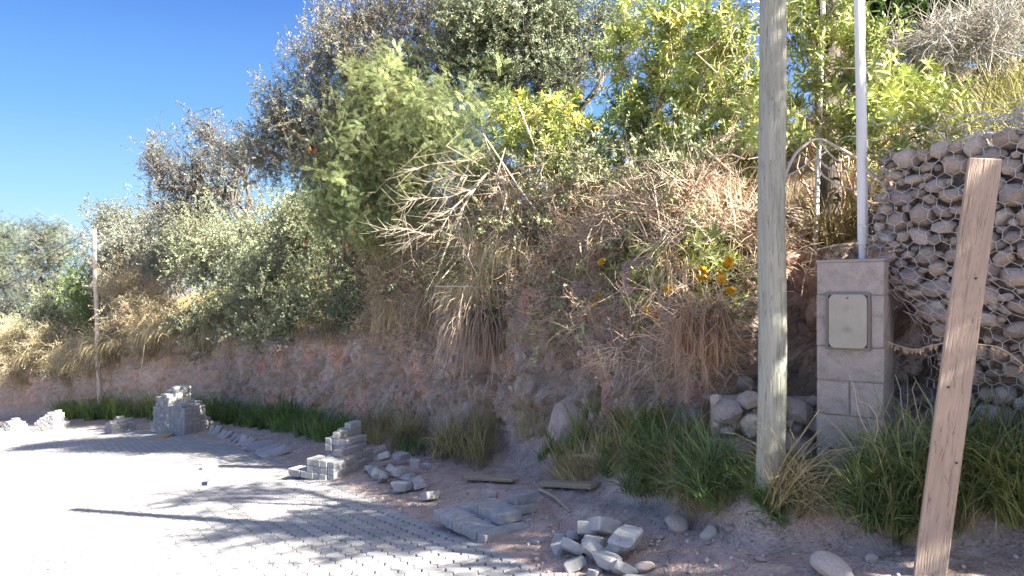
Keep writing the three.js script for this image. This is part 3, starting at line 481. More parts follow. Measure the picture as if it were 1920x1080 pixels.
{ // dry stone rubble in the recess and the low wall left of the pillar
  const o = thing('rubble_wall', 'low rough stone wall between the wooden pole and the meter pillar', 'wall', onGround(1.72, -4.72)); const b = o.position; seedTo(17);
  const placed = []; let tries = 0; const a = V(1.45, 0, -4.70), dir = V(.80, 0, .10).normalize();
  while (tries++ < 5000 && placed.length < 90) { const u = R(-.15, .6), y = R(-.2, .14), r = tries < 800 ? R(.07, .12) : R(.03, .06); if (placed.some(q => Math.hypot(q.u - u, q.y - y) < (q.r + r) * .78)) continue; placed.push({ u, y, r }); }
  placed.forEach(q => { const m = part('stone', pick(angular), pick(gabionMats), o); const p = a.clone().addScaledVector(dir, q.u); m.position.set(p.x - b.x, b.y + q.y + .28 - b.y - .02, p.z - b.z + R(-.03, .03)); m.scale.setScalar(q.r * 1.2); m.rotation.set(R(-.4, .4), R(0, 6), R(-.4, .4)); });
  { const f = part('rubble_fill', chamferBox(.72, .62, .2, .03), concrete(.36, .29, .26, .01), o); f.position.set(a.x + dir.x * .22 - b.x, -.22, a.z + dir.z * .22 - b.z - .13); f.rotation.y = -.12; }
  for (let i = 0; i < 75; i++) { const px = R(1470, 1650), py = R(385, 690), d0 = 4.9; let d = d0, dx = (px - 960) / FOCAL, dy = (540 - py) / FOCAL; while (d < 7.5 && EYE + dy * d > groundY(dx * d, -d)) d += .01; if (d > 7.4) continue; const m = part('stone', pick(angular), pick(stoneMats), bank), s = R(.03, .09); m.position.set(dx * d, EYE + dy * d, -d); m.scale.set(s, s * .7, s); m.rotation.set(R(-.5, .5), R(0, 6), R(-.5, .5)); }
}
// ================================================================== vegetation
const UP = V(0, 1, 0);
const rdir = () => { const y = R(-1, 1), a = R(0, 6.2832), r = Math.sqrt(1 - y * y); return V(Math.cos(a) * r, y, Math.sin(a) * r); };
const leafMat = (r, g, b, rough = .6, trans = .28) => new THREE.MeshPhysicalMaterial({ vertexColors: true, color: C(r, g, b), roughness: rough, side: THREE.DoubleSide, transmission: trans, thickness: 0, specularIntensity: .55 });
const barkMat = (r, g, b) => new THREE.MeshStandardMaterial({ color: C(r, g, b), roughness: .95, vertexColors: true });
function paint(g) { if (!g.attributes.color) g.setAttribute('color', new THREE.BufferAttribute(new Float32Array(g.attributes.position.count * 3).fill(1), 3)); return g; }
// ---- sprigs, all growing along +y
function lanceSprig(n, len, wid, sd, detail = true) { // whorls of long pointed leaves round a shoot tip
  seedTo(sd); const m = new MB(); m.tube([V(0, -.05, 0), V(R(-.01, .01), len * .9, R(-.01, .01))], [.0028, .0012], 3);
  for (let i = 0; i < n; i++) { const u = i / n, a = i * 2.4 + R(-.4, .4), lift = mix(.15, 1.0, u) + R(-.25, .25), d = V(Math.cos(a) * Math.cos(lift), Math.sin(lift), Math.sin(a) * Math.cos(lift)); m.leaf(V(0, u * len * .85, 0), d, UP.clone().addScaledVector(rdir(), .25), len * R(.7, 1.15), wid * R(.8, 1.2), .3, detail); }
  return m.geo();
}
function smallSprig(n, stem, len, wid, sd) { // small oval leaves set alternately along a twig
  seedTo(sd); const m = new MB(), p = [V(0, 0, 0), V(R(-.02, .02), stem * .5, R(-.02, .02)), V(R(-.04, .04), stem, R(-.04, .04))]; m.tube(p, [.0022, .0017, .001], 3);
  for (let i = 0; i < n; i++) { const u = .1 + .9 * i / n, a = i * 2.4 + R(-.6, .6), lift = R(.1, .9), d = V(Math.cos(a) * Math.cos(lift), Math.sin(lift), Math.sin(a) * Math.cos(lift)); m.leaf(V(mix(0, p[2].x, u), u * stem, mix(0, p[2].z, u)), d, rdir().addScaledVector(UP, 1.2).normalize(), len * R(.7, 1.2), wid * R(.8, 1.2), .2); }
  return m.geo();
}
function featherSprig(leaves, len, pairs, pin, sd) { // twice-divided feathery leaves on a twig
  seedTo(sd); const m = new MB(); m.tube([V(0, 0, 0), V(0, len * .8, 0)], [.0024, .0012], 3);
  for (let i = 0; i < leaves; i++) {
    const a = i * 2.4 + R(-.4, .4), lift = R(-.1, .7), d = V(Math.cos(a) * Math.cos(lift), Math.sin(lift), Math.sin(a) * Math.cos(lift)), s = V().crossVectors(d, UP).normalize(), b = V(0, len * .8 * (i + .5) / leaves, 0);
    m.strip([b, b.clone().addScaledVector(d, len * .6).addScaledVector(UP, .01), b.clone().addScaledVector(d, len).addScaledVector(UP, -.02)], [.0014, .001, 0], s);
    for (let k = 0; k < pairs; k++) for (const sg of [-1, 1]) { const u = .15 + .85 * k / pairs, q = b.clone().addScaledVector(d, len * u).addScaledVector(UP, -.02 * u * u), dd = s.clone().multiplyScalar(sg).addScaledVector(d, .55).addScaledVector(UP, R(-.25, .15)).normalize(); m.leaf(q, dd, UP, pin * (1 - .5 * Math.abs(u - .45)) * R(.85, 1.1), pin * .17, .05); }
  }
  return m.geo();
}
function twigSprig(n, len, r, sd, curl = .6, leafy = 0) { // dry crooked twigs
  seedTo(sd); const m = new MB();
  for (let i = 0; i < n; i++) { const d = V(R(-.9, .9), R(.2, 1.2), R(-.9, .9)).normalize(), p = [V(R(-.02, .02), R(-.02, .05), R(-.02, .02))], L = len * R(.5, 1.2); for (let k = 1; k <= 4; k++) { d.addScaledVector(rdir(), curl * .5).addScaledVector(UP, -curl * .12).normalize(); p.push(p[k - 1].clone().addScaledVector(d, L / 4)); } m.tube(p, [r, r * .85, r * .7, r * .55, r * .35], 3);
    for (let k = 0; k < leafy; k++) { const b = p[1 + Math.floor(rnd() * 4)]; m.leaf(b, rdir().addScaledVector(UP, -.5).normalize(), UP, R(.02, .04), R(.006, .012), .5); } }
  return m.geo();
}
function tuft(n, len, wid, arch, sd, spread = .03, fall = 1) { // grass blades arching out from one root
  seedTo(sd); const m = new MB();
  for (let i = 0; i < n; i++) { const a = R(0, 6.2832), out = V(Math.cos(a), 0, Math.sin(a)), L = len * R(.45, 1.15), b = V(R(-spread, spread), -.01, R(-spread, spread)), pts = []; let el = R(1.05, 1.5), p = b.clone(); const side = V(-out.z, 0, out.x).addScaledVector(out, R(-.4, .4)).normalize(), bend = arch * R(.5, 1.5);
    for (let k = 0; k < 6; k++) { pts.push(p.clone()); p.addScaledVector(out, Math.cos(el) * L / 5).addScaledVector(UP, Math.sin(el) * L / 5); el -= bend * (k + 1) * .13; if (el < -1.4 * fall) el = -1.4 * fall; }
    const w = wid * R(.6, 1.2); m.strip(pts, [w * .6, w, w * .9, w * .7, w * .4, 0], side); }
  return m.geo();
}
function hangTuft(n, len, wid, sd) { // long straw falling forward (+z) over an edge
  seedTo(sd); const m = new MB();
  for (let i = 0; i < n; i++) { const L = len * R(.4, 1.15), out = V(R(-.6, .6), 0, R(.3, 1)).normalize(), side = V(-out.z, R(-.3, .3), out.x).normalize(), p = V(R(-.06, .06), R(-.02, .04), R(-.05, .05)), pts = []; let el = R(.1, 1.2);
    for (let k = 0; k < 7; k++) { pts.push(p.clone()); p.addScaledVector(out, Math.cos(el) * L / 6).addScaledVector(UP, Math.sin(el) * L / 6); p.x += R(-.01, .01); el -= R(.25, .75); if (el < -1.5) el = -1.5 + R(0, .15); }
    const w = wid * R(.6, 1.2); m.strip(pts, [w, w, w, w * .85, w * .7, w * .5, 0], side); }
  return m.geo();
}
// ---- a copy list that becomes one named mesh of many leaves
class Copies {
  constructor(geos) { this.geos = geos; this.list = geos.map(() => []); }
  add(p, dir, s, tint, spin = R(0, 6.2832)) { const q = new THREE.Quaternion().setFromUnitVectors(UP, dir).multiply(new THREE.Quaternion().setFromAxisAngle(UP, spin)); this.list[Math.floor(rnd() * this.geos.length)].push([p, q, s, tint]); }
  addQ(p, q, s, tint) { this.list[Math.floor(rnd() * this.geos.length)].push([p, q, s, tint]); }
  build(name, mat, parent, origin) {
    this.geos.forEach(paint);
    const out = []; this.list.forEach((l, k) => { if (!l.length) return; const im = new THREE.InstancedMesh(this.geos[k], mat, l.length), M = new THREE.Matrix4(), sc = V(); im.name = name; im.userData.kind = 'stuff'; im.castShadow = im.receiveShadow = true; const o = origin || V(0, 0, 0);
      l.forEach(([p, q, s, t], i) => { M.compose(V(p.x - o.x, p.y - o.y, p.z - o.z), q, sc.set(s, s, s)); im.setMatrixAt(i, M); im.setColorAt(i, t); }); parent.add(im); out.push(im); }); return out;
  }
}
let totalCopies = 0;
// a tuft of many sprigs filling a small ball, the unit that crowns are filled with
function clump(sprigs, n, span, upward, sd) {
  seedTo(sd); const out = [], M4 = new THREE.Matrix4(), q = new THREE.Quaternion();
  for (let i = 0; i < n; i++) {
    const g = sprigs[i % sprigs.length].clone(), r = rdir().multiplyScalar(span * Math.pow(rnd(), .5)), dir = r.clone().normalize().multiplyScalar(.7).addScaledVector(UP, upward).addScaledVector(rdir(), .7).normalize(), s = R(.75, 1.25);
    q.setFromUnitVectors(UP, dir).multiply(new THREE.Quaternion().setFromAxisAngle(UP, R(0, 6.28))); M4.compose(r, q, V(s, s, s)); g.applyMatrix4(M4);
    const c = new Float32Array(g.attributes.position.count * 3), t = R(.72, 1.28), h = R(.92, 1.08); for (let k = 0; k < c.length; k += 3) { c[k] = t * h; c[k + 1] = t; c[k + 2] = t / h; } g.setAttribute('color', new THREE.BufferAttribute(c, 3)); out.push(g);
  }
  return BGU.mergeGeometries(out);
}
const depthAt = (px, t) => { const dx = (px - 960) / FOCAL; let d = 2; while (d < 80 && toV(dx * d, -d) - foot(toW(dx * d, -d)) < t) d += .02; return d; };  // how far along that sight line the land lies t metres behind the bank's foot
function bough(a, b, r0, r1, wob, n = 7, lift = 0) { const L = a.distanceTo(b), pts = [], rad = [], o1 = R(0, 50), o2 = R(0, 50); for (let k = 0; k <= n; k++) { const u = k / n, p = a.clone().lerp(b, u), e = Math.sin(u * Math.PI); p.x += wob * L * e * noise(u * 2.5, o1, 1); p.y += wob * L * e * noise(u * 2.5, o1, 5) + lift * L * e; p.z += wob * L * e * noise(u * 2.5, o2, 9); pts.push(p); rad.push(mix(r0, r1, Math.pow(u, .8))); } return { pts, rad }; }
// blobs: [px, py, depth, half-width px, half-height px, sprigs, boughs]
function plant(o) {
  seedTo(o.seed); const base = o.base.clone(); const g = thing(o.name, o.label, o.category, base, o.group);
  const wood = new MB(), twigs = new MB(), span0 = o.cluster ?? .16, per = o.per ?? 12, ls = o.leaf.scale ?? 1, cop = new Copies([0, 1, 2, 3].map(k => clump(o.leaf.geos, per, span0 / ls, o.upward ?? .35, o.seed * 7 + k))); seedTo(o.seed); const rel = p => p.clone().sub(base);
  const blobs = o.blobs.map(b => { if (b.isBlob) return b; const d = b[2] < 4 ? depthAt(b[0], b[2]) : b[2]; return { c: at(b[0], b[1], d), rx: b[3] / FOCAL * d, ry: b[4] / FOCAL * d, rz: (b[7] ?? .85) * b[3] / FOCAL * d, n: b[5] * (o.thin ?? 1), k: b[6] }; });
  const cen = V(); blobs.forEach(b => cen.add(b.c)); cen.multiplyScalar(1 / blobs.length);
  const r0 = o.r0 ?? .06; let fork = base;
  if (!o.stems) { fork = base.clone().lerp(cen, o.fork ?? .45); fork.x = mix(fork.x, base.x, .4); fork.z = mix(fork.z, base.z, .4); const t = bough(base.clone().add(V(0, -.15, 0)), fork, r0, r0 * .75, .25, 8); wood.tube(t.pts.map(rel), t.rad, 8); }
  for (const b of blobs) {
    const stems = o.stems ? (b.stems ?? o.stems) : 1;
    const limbs = []; for (let s = 0; s < stems; s++) { const from = o.stems ? base.clone().add(V(R(-1, 1) * (o.rootSpread ?? .15), -.05, R(-1, 1) * (o.rootSpread ?? .15))) : fork; const to = b.c.clone().add(V(R(-.4, .4) * b.rx, R(-.2, .5) * b.ry, R(-.4, .4) * b.rz)); const L = bough(from, to, (o.stems ? r0 : r0 * .62) * R(.75, 1.1), r0 * .22, o.wob ?? .35, 9, o.lift ?? .06); wood.tube(L.pts.map(rel), L.rad, 6); limbs.push(L); }
    for (let k = 0; k < b.k; k++) {
      const L = limbs[Math.floor(rnd() * limbs.length)], i0 = 4 + Math.floor(rnd() * (L.pts.length - 4)), from = L.pts[i0];
      const d = rdir(), rr = Math.pow(rnd(), 1 / 2.4), to = b.c.clone().add(V(d.x * b.rx * rr, d.y * b.ry * rr, d.z * b.rz * rr)); if (o.droop) to.y -= o.droop * Math.max(0, Math.hypot(d.x, d.z) * rr) * b.ry;
      const q = bough(from, to, Math.max(o.twigR ?? .004, L.rad[i0] * .55), (o.twigR ?? .004) * .6, o.twigWob ?? .4, 5, o.twigLift ?? .03); twigs.tube(q.pts.map(rel), q.rad, 4);
      const n = Math.round(b.n / b.k * R(.5, 1.5)), tone = R(.72, 1.25), span = o.cluster ?? .16, axis = to.clone().sub(from).normalize();
      // side twigs
      const ends = [to]; for (let e = 0; e < (o.sideTwigs ?? 3); e++) { const f = q.pts[2 + Math.floor(rnd() * 4)], en = f.clone().addScaledVector(axis, span * R(.2, 1)).add(rdir().multiplyScalar(span * R(.6, 1.6))); const t = bough(f, en, (o.twigR ?? .004) * .8, (o.twigR ?? .004) * .35, .5, 3, 0); twigs.tube(t.pts.map(rel), t.rad, 3); ends.push(en); }
      for (let s = 0, m = Math.max(1, Math.round(n / per)); s < m; s++) { const e = ends[s % ends.length], p = s < ends.length ? e.clone() : e.clone().lerp(from, rnd() * .4).add(rdir().multiplyScalar(span * .6)); const dir = UP.clone().multiplyScalar(1.2).addScaledVector(p.clone().sub(b.c).normalize(), .6).addScaledVector(rdir(), .5).normalize(); cop.add(p, dir, ls * R(.75, 1.25), o.tint(rnd(), tone)); totalCopies++; }
    }
  }
  part(o.stems ? 'stem' : 'trunk', paint(wood.geo()), o.wood, g); part('twig', paint(twigs.geo()), o.twigMat ?? o.wood, g, 'stuff'); cop.build('crown', o.leaf.mat, g, base); g.userData.blobs = undefined; delete g.userData.blobs;
  return { g, blobs };
}
const tinter = (a, b, amp = 1) => (u, tone) => { const t = 1 + (tone - 1) * amp, k = u; return C(mix(a[0], b[0], k) * t, mix(a[1], b[1], k) * t, mix(a[2], b[2], k) * t); };

// ---- leaf shapes
const lanceG = [lanceSprig(9, .085, .021, 1), lanceSprig(11, .075, .019, 2), lanceSprig(8, .095, .024, 3)];
const oliveG = [smallSprig(16, .16, .032, .013, 11), smallSprig(14, .14, .036, .014, 12)];
const ovalG = [smallSprig(15, .14, .03, .017, 13), smallSprig(13, .15, .034, .018, 14)];
const featherG = [featherSprig(4, .13, 8, .036, 21), featherSprig(5, .12, 8, .034, 22)];
const twigG = [twigSprig(6, .22, .0026, 31), twigSprig(7, .18, .0023, 32, .8), twigSprig(5, .26, .003, 33, .5)];
const twigLeafG = [twigSprig(6, .2, .0024, 34, .7, 2), twigSprig(6, .22, .0024, 35, .8, 3)];
const strawG = [hangTuft(20, .42, .0032, 41), hangTuft(18, .5, .0034, 42)];
const grassG = [tuft(20, .42, .0042, 1, 51), tuft(18, .36, .0046, 1.2, 52), tuft(22, .48, .0038, .9, 53)];
const dryG = [tuft(20, .45, .003, .8, 54, .04), tuft(18, .4, .003, 1.1, 55, .05)];

// ---- materials of plants (base colours)
const M = {
  grey: leafMat(0.234, 0.244, 0.195, .5, .22), dark: leafMat(0.189, 0.227, 0.137, .45, .25), feather: leafMat(0.260, 0.305, 0.143, .5, .34), daisy: leafMat(0.345, 0.403, 0.150, .36, .34), oval: leafMat(0.247, 0.277, 0.173, .45, .25),
  acacia: leafMat(0.156, 0.185, 0.130, .6, .25), dryTwig: barkMat(0.540, 0.438, 0.336), paleTwig: barkMat(0.528, 0.450, 0.342), straw: leafMat(0.611, 0.520, 0.325, .7, .2), grass: leafMat(0.176, 0.240, 0.094, .45, .3), dryGrass: leafMat(0.468, 0.397, 0.240, .65, .25), bark: barkMat(0.240, 0.192, 0.156), barkDark: barkMat(0.120, 0.102, 0.090), stem: barkMat(0.528, 0.384, 0.294),
};
const hillPoint = (px, d) => { const x = (px - 960) / FOCAL * d; return V(x, groundY(x, -d), -d); };
const white = tinter([.85, .85, .85], [1.2, 1.2, 1.15]);

// ---- trees standing on the hill
const behind = (px, t) => { const d = depthAt(px, t), x = (px - 960) / FOCAL * d; return V(x, groundY(x, -d), -d); };
plant({ name: 'tree', label: 'tall grey-green tree whose airy crown meets the sky above the feathery bush', category: 'tree', seed: 1001, base: behind(800, 1.4), r0: .11, fork: .4, wood: M.bark, leaf: { geos: oliveG, mat: M.grey, scale: 1.15 }, tint: tinter([.85, .85, .9], [1.25, 1.2, 1.15]), cluster: .25, twigR: .006, sideTwigs: 4, per: 11,
  blobs: [[690, 40, 12.4, 110, 90, 900, 50], [800, -10, 11.9, 110, 90, 700, 44], [620, 110, 12.7, 75, 75, 520, 32], [745, 130, 12.2, 110, 80, 800, 40], [590, 190, 12.9, 80, 60, 760, 32], [540, 240, 13.2, 75, 50, 700, 28], [640, 230, 12.7, 90, 60, 800, 32], [850, 70, 11.6, 60, 60, 260, 20], [505, 285, 13.5, 55, 50, 500, 20], [585, 300, 13.1, 70, 50, 700, 22]] });
plant({ name: 'tree', label: 'dark green tree with black limbs behind the yellow-flowered shrubs', category: 'tree', seed: 1002, base: behind(1090, 3), r0: .10, fork: .5, wood: M.barkDark, leaf: { geos: oliveG, mat: M.dark, scale: 1.3 }, tint: tinter([.85, .85, .85], [1.6, 1.5, 1.5]), cluster: .28, twigR: .005, sideTwigs: 4,
  blobs: [[930, 60, 11.4, 85, 75, 1300, 40], [1010, 30, 11.2, 90, 60, 1100, 40], [900, 140, 11.6, 70, 60, 1000, 30], [1000, 120, 11.2, 80, 60, 600, 34], [1090, 60, 11.2, 70, 70, 330, 30], [1160, 30, 11.4, 60, 60, 300, 24], [880, 20, 11.6, 60, 60, 600, 20], [1075, 150, 11, 60, 40, 100, 16]] });
plant({ name: 'tree', label: 'sparse grey tree with bare branch tips standing clear against the sky', category: 'tree', seed: 1003, base: behind(465, 2.6), r0: .15, fork: .3, wood: M.barkDark, leaf: { geos: oliveG, mat: M.grey, scale: 1.9 }, tint: tinter([.8, .8, .85], [1.1, 1.1, 1.1]), cluster: .4, twigR: .012, sideTwigs: 5, twigWob: .6, per: 5,
  blobs: [[375, 250, 24, 45, 45, 130, 24], [350, 310, 24, 60, 45, 130, 28], [420, 300, 23.6, 50, 55, 170, 26], [300, 290, 24.4, 45, 50, 6, 26], [320, 365, 24, 60, 40, 210, 26], [400, 370, 23.6, 60, 40, 300, 24], [455, 270, 23.5, 30, 50, 120, 16]] });
plant({ name: 'acacia_tree', label: 'flat-topped acacia with a dark forked trunk far beyond the slim pole', category: 'tree', seed: 1004, base: behind(78, 2.6), r0: .2, fork: .5, wood: M.barkDark, leaf: { geos: featherG, mat: M.acacia, scale: 2.2 }, tint: white, cluster: .6, twigR: .02, lift: .1, per: 10,
  blobs: [[90, 440, 42, 60, 28, 380, 24], [40, 490, 42, 60, 30, 420, 24], [120, 480, 41.5, 40, 30, 260, 18], [60, 530, 41, 70, 25, 320, 18], [125, 530, 41.5, 40, 25, 180, 12]] });
plant({ name: 'acacia_tree', label: 'pale acacia at the far left edge of the hill, half behind its neighbour', category: 'tree', seed: 1005, base: behind(-30, 3), r0: .2, fork: .5, wood: M.barkDark, leaf: { geos: featherG, mat: M.acacia, scale: 2.3 }, tint: tinter([.9, .95, 1], [1.35, 1.35, 1.35]), cluster: .6, twigR: .02, lift: .1, per: 10,
  blobs: [[10, 450, 45, 40, 32, 380, 20], [-60, 470, 45, 60, 40, 380, 20], [0, 520, 44.5, 45, 30, 300, 16]] });
const farB = 'bushes along the far hill';
[[215, 430, 2.5, 45, 45, 'greyish rounded bush on the far hill right of the slim pole'], [270, 455, 2.4, 55, 55, 'olive bush on the far hill under the sparse tree'], [330, 430, 2.2, 50, 45, 'grey-green bush in front of the sparse tree trunk'], [110, 590, 1.8, 60, 40, 'low green bush below the flat-topped acacia'], [220, 500, 2, 40, 40, 'dark leafy bush behind the pale dry bush'], [20, 580, 1.8, 45, 35, 'low grey bush on the far bank'], [160, 545, 1.8, 35, 40, 'bright green bush behind the slim pole']].forEach(([px, py, t, rx, ry, label], i) =>
  plant({ name: 'bush', label, category: 'bush', group: farB, seed: 1100 + i, base: behind(px, t), r0: .05, stems: 3, wood: M.bark, leaf: { geos: i % 2 ? ovalG : oliveG, mat: i === 6 || i === 3 ? M.oval : M.grey, scale: 2.5 }, tint: i === 6 ? tinter([.75, .95, .6], [1.05, 1.2, .75]) : white, cluster: .45, twigR: .01, blobs: [[px, py, t, rx, ry, 800, 30], [px + 15, py + ry * 1.2, t, rx, ry, 480, 20]] }));
// ---- bushes hanging over the bank
plant({ name: 'bush', label: 'big grey-green bush spilling over the bank beside the tall paver stacks', category: 'bush', seed: 1201, base: behind(500, 1.7), r0: .06, stems: 3, rootSpread: .3, wood: M.bark, leaf: { geos: ovalG, mat: M.oval, scale: 1.7 }, tint: tinter([.85, .85, .9], [1.45, 1.4, 1.3]), cluster: .34, twigR: .006, droop: .2,
  blobs: [[470, 440, 1.3, 90, 50, 1000, 40], [400, 500, 1.1, 70, 60, 950, 36], [500, 530, .9, 80, 70, 1200, 40], [560, 450, 1.1, 70, 60, 950, 34], [440, 580, .8, 60, 45, 700, 26], [560, 590, .7, 50, 45, 560, 20], [360, 450, 1.5, 50, 40, 500, 20], [385, 425, 21.6, 55, 50, 500, 20], [590, 400, 15.9, 55, 50, 600, 22], [500, 620, .65, 60, 30, 420, 14], [400, 610, .75, 60, 35, 460, 14]] });
plant({ name: 'bush', label: 'dark leafy bush in the hollow left of the dry tangle', category: 'bush', seed: 1202, base: behind(650, 1.6), r0: .05, stems: 3, rootSpread: .3, wood: M.bark, leaf: { geos: ovalG, mat: M.oval, scale: 1.45 }, tint: tinter([.7, .75, .7], [1.2, 1.2, 1.05]), cluster: .3, twigR: .005,
  blobs: [[620, 500, 1.1, 70, 60, 800, 34], [690, 470, 1.1, 60, 60, 600, 28], [640, 590, .75, 60, 45, 440, 22], [590, 420, 1.4, 60, 60, 700, 26], [700, 560, .8, 50, 50, 340, 18]] });
plant({ name: 'feathery_bush', label: 'tall yellow-green bush with feathery leaves and hanging orange pods', category: 'bush', seed: 1203, base: behind(740, 1.6), r0: .05, stems: 2, rootSpread: .25, wood: M.bark, leaf: { geos: featherG, mat: M.feather, scale: 1.15 }, tint: tinter([.85, .9, .85], [1.3, 1.25, 1.05]), cluster: .32, twigR: .005, droop: .15, per: 9, thin: .82,
  blobs: [[700, 165, 11.5, 60, 50, 420, 28], [760, 190, 11.1, 80, 60, 620, 34], [850, 215, 10.3, 60, 60, 430, 26], [690, 250, 11.6, 70, 50, 520, 28], [790, 270, 10.8, 80, 50, 600, 30], [680, 330, 11.6, 70, 50, 560, 28], [760, 370, 10.8, 70, 50, 500, 26], [630, 380, 12.2, 60, 50, 430, 24], [890, 290, 9.9, 60, 50, 300, 18], [700, 420, 11.3, 60, 40, 380, 20]] });
// ---- yellow-flowered shrubs near the pole
const shrubG = 'leggy shrubs with yellow flowers';
const daisyTint = tinter([.75, .8, .75], [1.45, 1.35, 1.15]);
const mkDaisy = (label, seedN, bpx, bt, blobs, extra = {}) => plant({ name: 'flowering_shrub', label, category: 'shrub', group: shrubG, seed: seedN, base: behind(bpx, bt), r0: .014, stems: 4, rootSpread: .3, wood: M.stem, leaf: { geos: lanceG, mat: M.daisy, scale: 1.0 }, tint: daisyTint, cluster: .19, twigR: .0035, upward: .6, sideTwigs: 3, per: 6, thin: .6, blobs, ...extra });
mkDaisy('leggy shrub topped with many small yellow flowers left of the tall leafy shrubs', 1301, 1030, 1.3, [[960, 230, 1.4, 60, 50, 420, 22], [1040, 220, 1.4, 60, 50, 460, 24], [1090, 270, 1.3, 60, 50, 400, 22], [990, 300, 1.3, 60, 45, 330, 20], [1060, 340, 1.2, 60, 40, 200, 16]]);
mkDaisy('tall leafy shrub with arching stems between the flower-topped shrub and the pole', 1302, 1240, 2.1, [[1200, 90, 2.4, 60, 70, 320, 22], [1270, 60, 2.4, 60, 70, 350, 22], [1220, 190, 2.3, 60, 60, 300, 20], [1290, 170, 2.3, 60, 60, 320, 20], [1180, 270, 2.0, 60, 50, 230, 18], [1270, 290, 2.0, 60, 50, 220, 18]], { leaf: { geos: lanceG, mat: M.daisy, scale: 1.2 } });
mkDaisy('leafy shrub pressing against the wooden pole, its shoots crossing it', 1303, 1390, 2.0, [[1370, 60, 2.2, 55, 80, 300, 20], [1380, 190, 2.0, 55, 60, 280, 20], [1340, 270, 1.8, 50, 50, 230, 18], [1425, 250, 4.75, 45, 35, 44, 8], [1400, 340, 1.5, 45, 40, 100, 12], [1330, 130, 2.2, 50, 60, 230, 16]]);
mkDaisy('low shrub drooping over the bank with large bright yellow flowers', 1304, 1250, 1.0, [[1130, 500, .75, 50, 35, 100, 12], [1200, 490, .75, 50, 40, 130, 14], [1270, 510, .7, 50, 40, 140, 14], [1330, 490, .65, 45, 40, 140, 14], [1250, 570, .6, 50, 35, 80, 10], [1340, 560, .6, 40, 35, 80, 10]], { upward: .35 });
mkDaisy('thin leafy shrub growing between the dark post and the white conduit', 1305, 1580, 2.5, [[1520, 60, 6.0, 50, 60, 120, 12], [1580, 130, 5.7, 50, 60, 130, 12], [1520, 210, 5.8, 50, 50, 120, 10], [1600, 240, 5.3, 50, 50, 110, 10], [1640, 120, 5.6, 40, 60, 110, 10], [1560, 20, 6.2, 60, 40, 110, 8]], { thin: .38 });
mkDaisy('low leafy shoots growing over the netted top of the gabion', 1306, 1700, 2.5, [[1700, 230, 4.9, 45, 30, 80, 8], [1730, 290, 4.35, 30, 22, 16, 4], [1660, 180, 5.2, 45, 40, 80, 8], [1740, 170, 5.3, 40, 30, 60, 6]]);
{ // blossoms: each a head of petals round a disc
  const petal = new THREE.MeshStandardMaterial({ color: C(.80, .46, .02), roughness: .6, side: THREE.DoubleSide }), m = new MB(); seedTo(4); for (let ring = 0; ring < 2; ring++) for (let i = 0; i < 9; i++) { const a = i / 9 * 6.283 + ring * .35, el = ring ? .7 : .2; m.leaf(V(0, 0, 0), V(Math.cos(a) * Math.cos(el), Math.sin(el), Math.sin(a) * Math.cos(el)), UP, .028, .012, .1); } const g = m.geo();
  const shrubs = scene.children.filter(o => o.name.startsWith('flowering_shrub')); seedTo(55);
  const bloom = (si, px, py, d, s) => { const sh = shrubs[si], f = part('flower', g, petal, sh); f.position.copy(at(px, py, d).sub(sh.position)); f.scale.setScalar(s); f.quaternion.setFromUnitVectors(UP, V(R(-.3, .7), R(.4, 1), R(.3, 1)).normalize()); };
  for (const [px, py] of [[975, 178], [1025, 183], [1040, 190], [1010, 200], [1060, 205], [1098, 185], [1110, 235], [1065, 215], [1180, 175], [1000, 215], [960, 195], [1030, 225], [945, 225], [1085, 222], [1260, 40], [1045, 178], [990, 230]]) for (let k = 0; k < 3; k++) bloom(px > 1150 ? 1 : 0, px + R(-11, 11), py + R(-8, 8), depthAt(px, px > 1150 ? 1.9 : 1.0), R(.65, .95));
  for (const [px, py, k0] of [[1315, 515, 4], [1360, 495, 4], [1357, 520, 3], [1260, 540, 3], [1218, 580, 3], [1225, 592, 2], [1125, 495, 2], [1112, 565, 2], [1365, 545, 2]]) for (let k = 0; k < k0; k++) bloom(3, px + R(-9, 9), py + R(-9, 9), depthAt(px, .3), R(1.2, 1.7));
  bloom(2, 1395, 243, depthAt(1395, 1.5), 1.1); bloom(2, 1348, 250, depthAt(1348, 1.5), 1);
}
{ // hanging seed pods of the feathery bush
  const fb = scene.children.find(o => o.name === 'feathery_bush'), m = new MB(); seedTo(6); for (let i = 0; i < 9; i++) { const a = R(0, 6.28), L = R(.09, .15); m.strip([V(0, 0, 0), V(Math.cos(a) * .03, -L * .4, Math.sin(a) * .03), V(Math.cos(a) * .05, -L, Math.sin(a) * .05)], [.003, .009, .002], V(-Math.sin(a), 0, Math.cos(a))); } const g = paint(m.geo()), mt = leafMat(.46, .27, .13, .7, .2);
  for (const [px, py, t] of [[662, 425, 10.9], [570, 445, 12.6], [648, 455, 11], [620, 470, 11.5], [590, 275, 12.3], [578, 270, 12.3], [740, 165, 10.7], [690, 380, 10.8], [655, 370, 11.2]]) { const f = part('pod_cluster', g, mt, fb); f.position.copy(at(px, py, t).sub(fb.position)); f.scale.setScalar(R(.9, 1.3)); f.rotation.y = R(0, 6); }
}
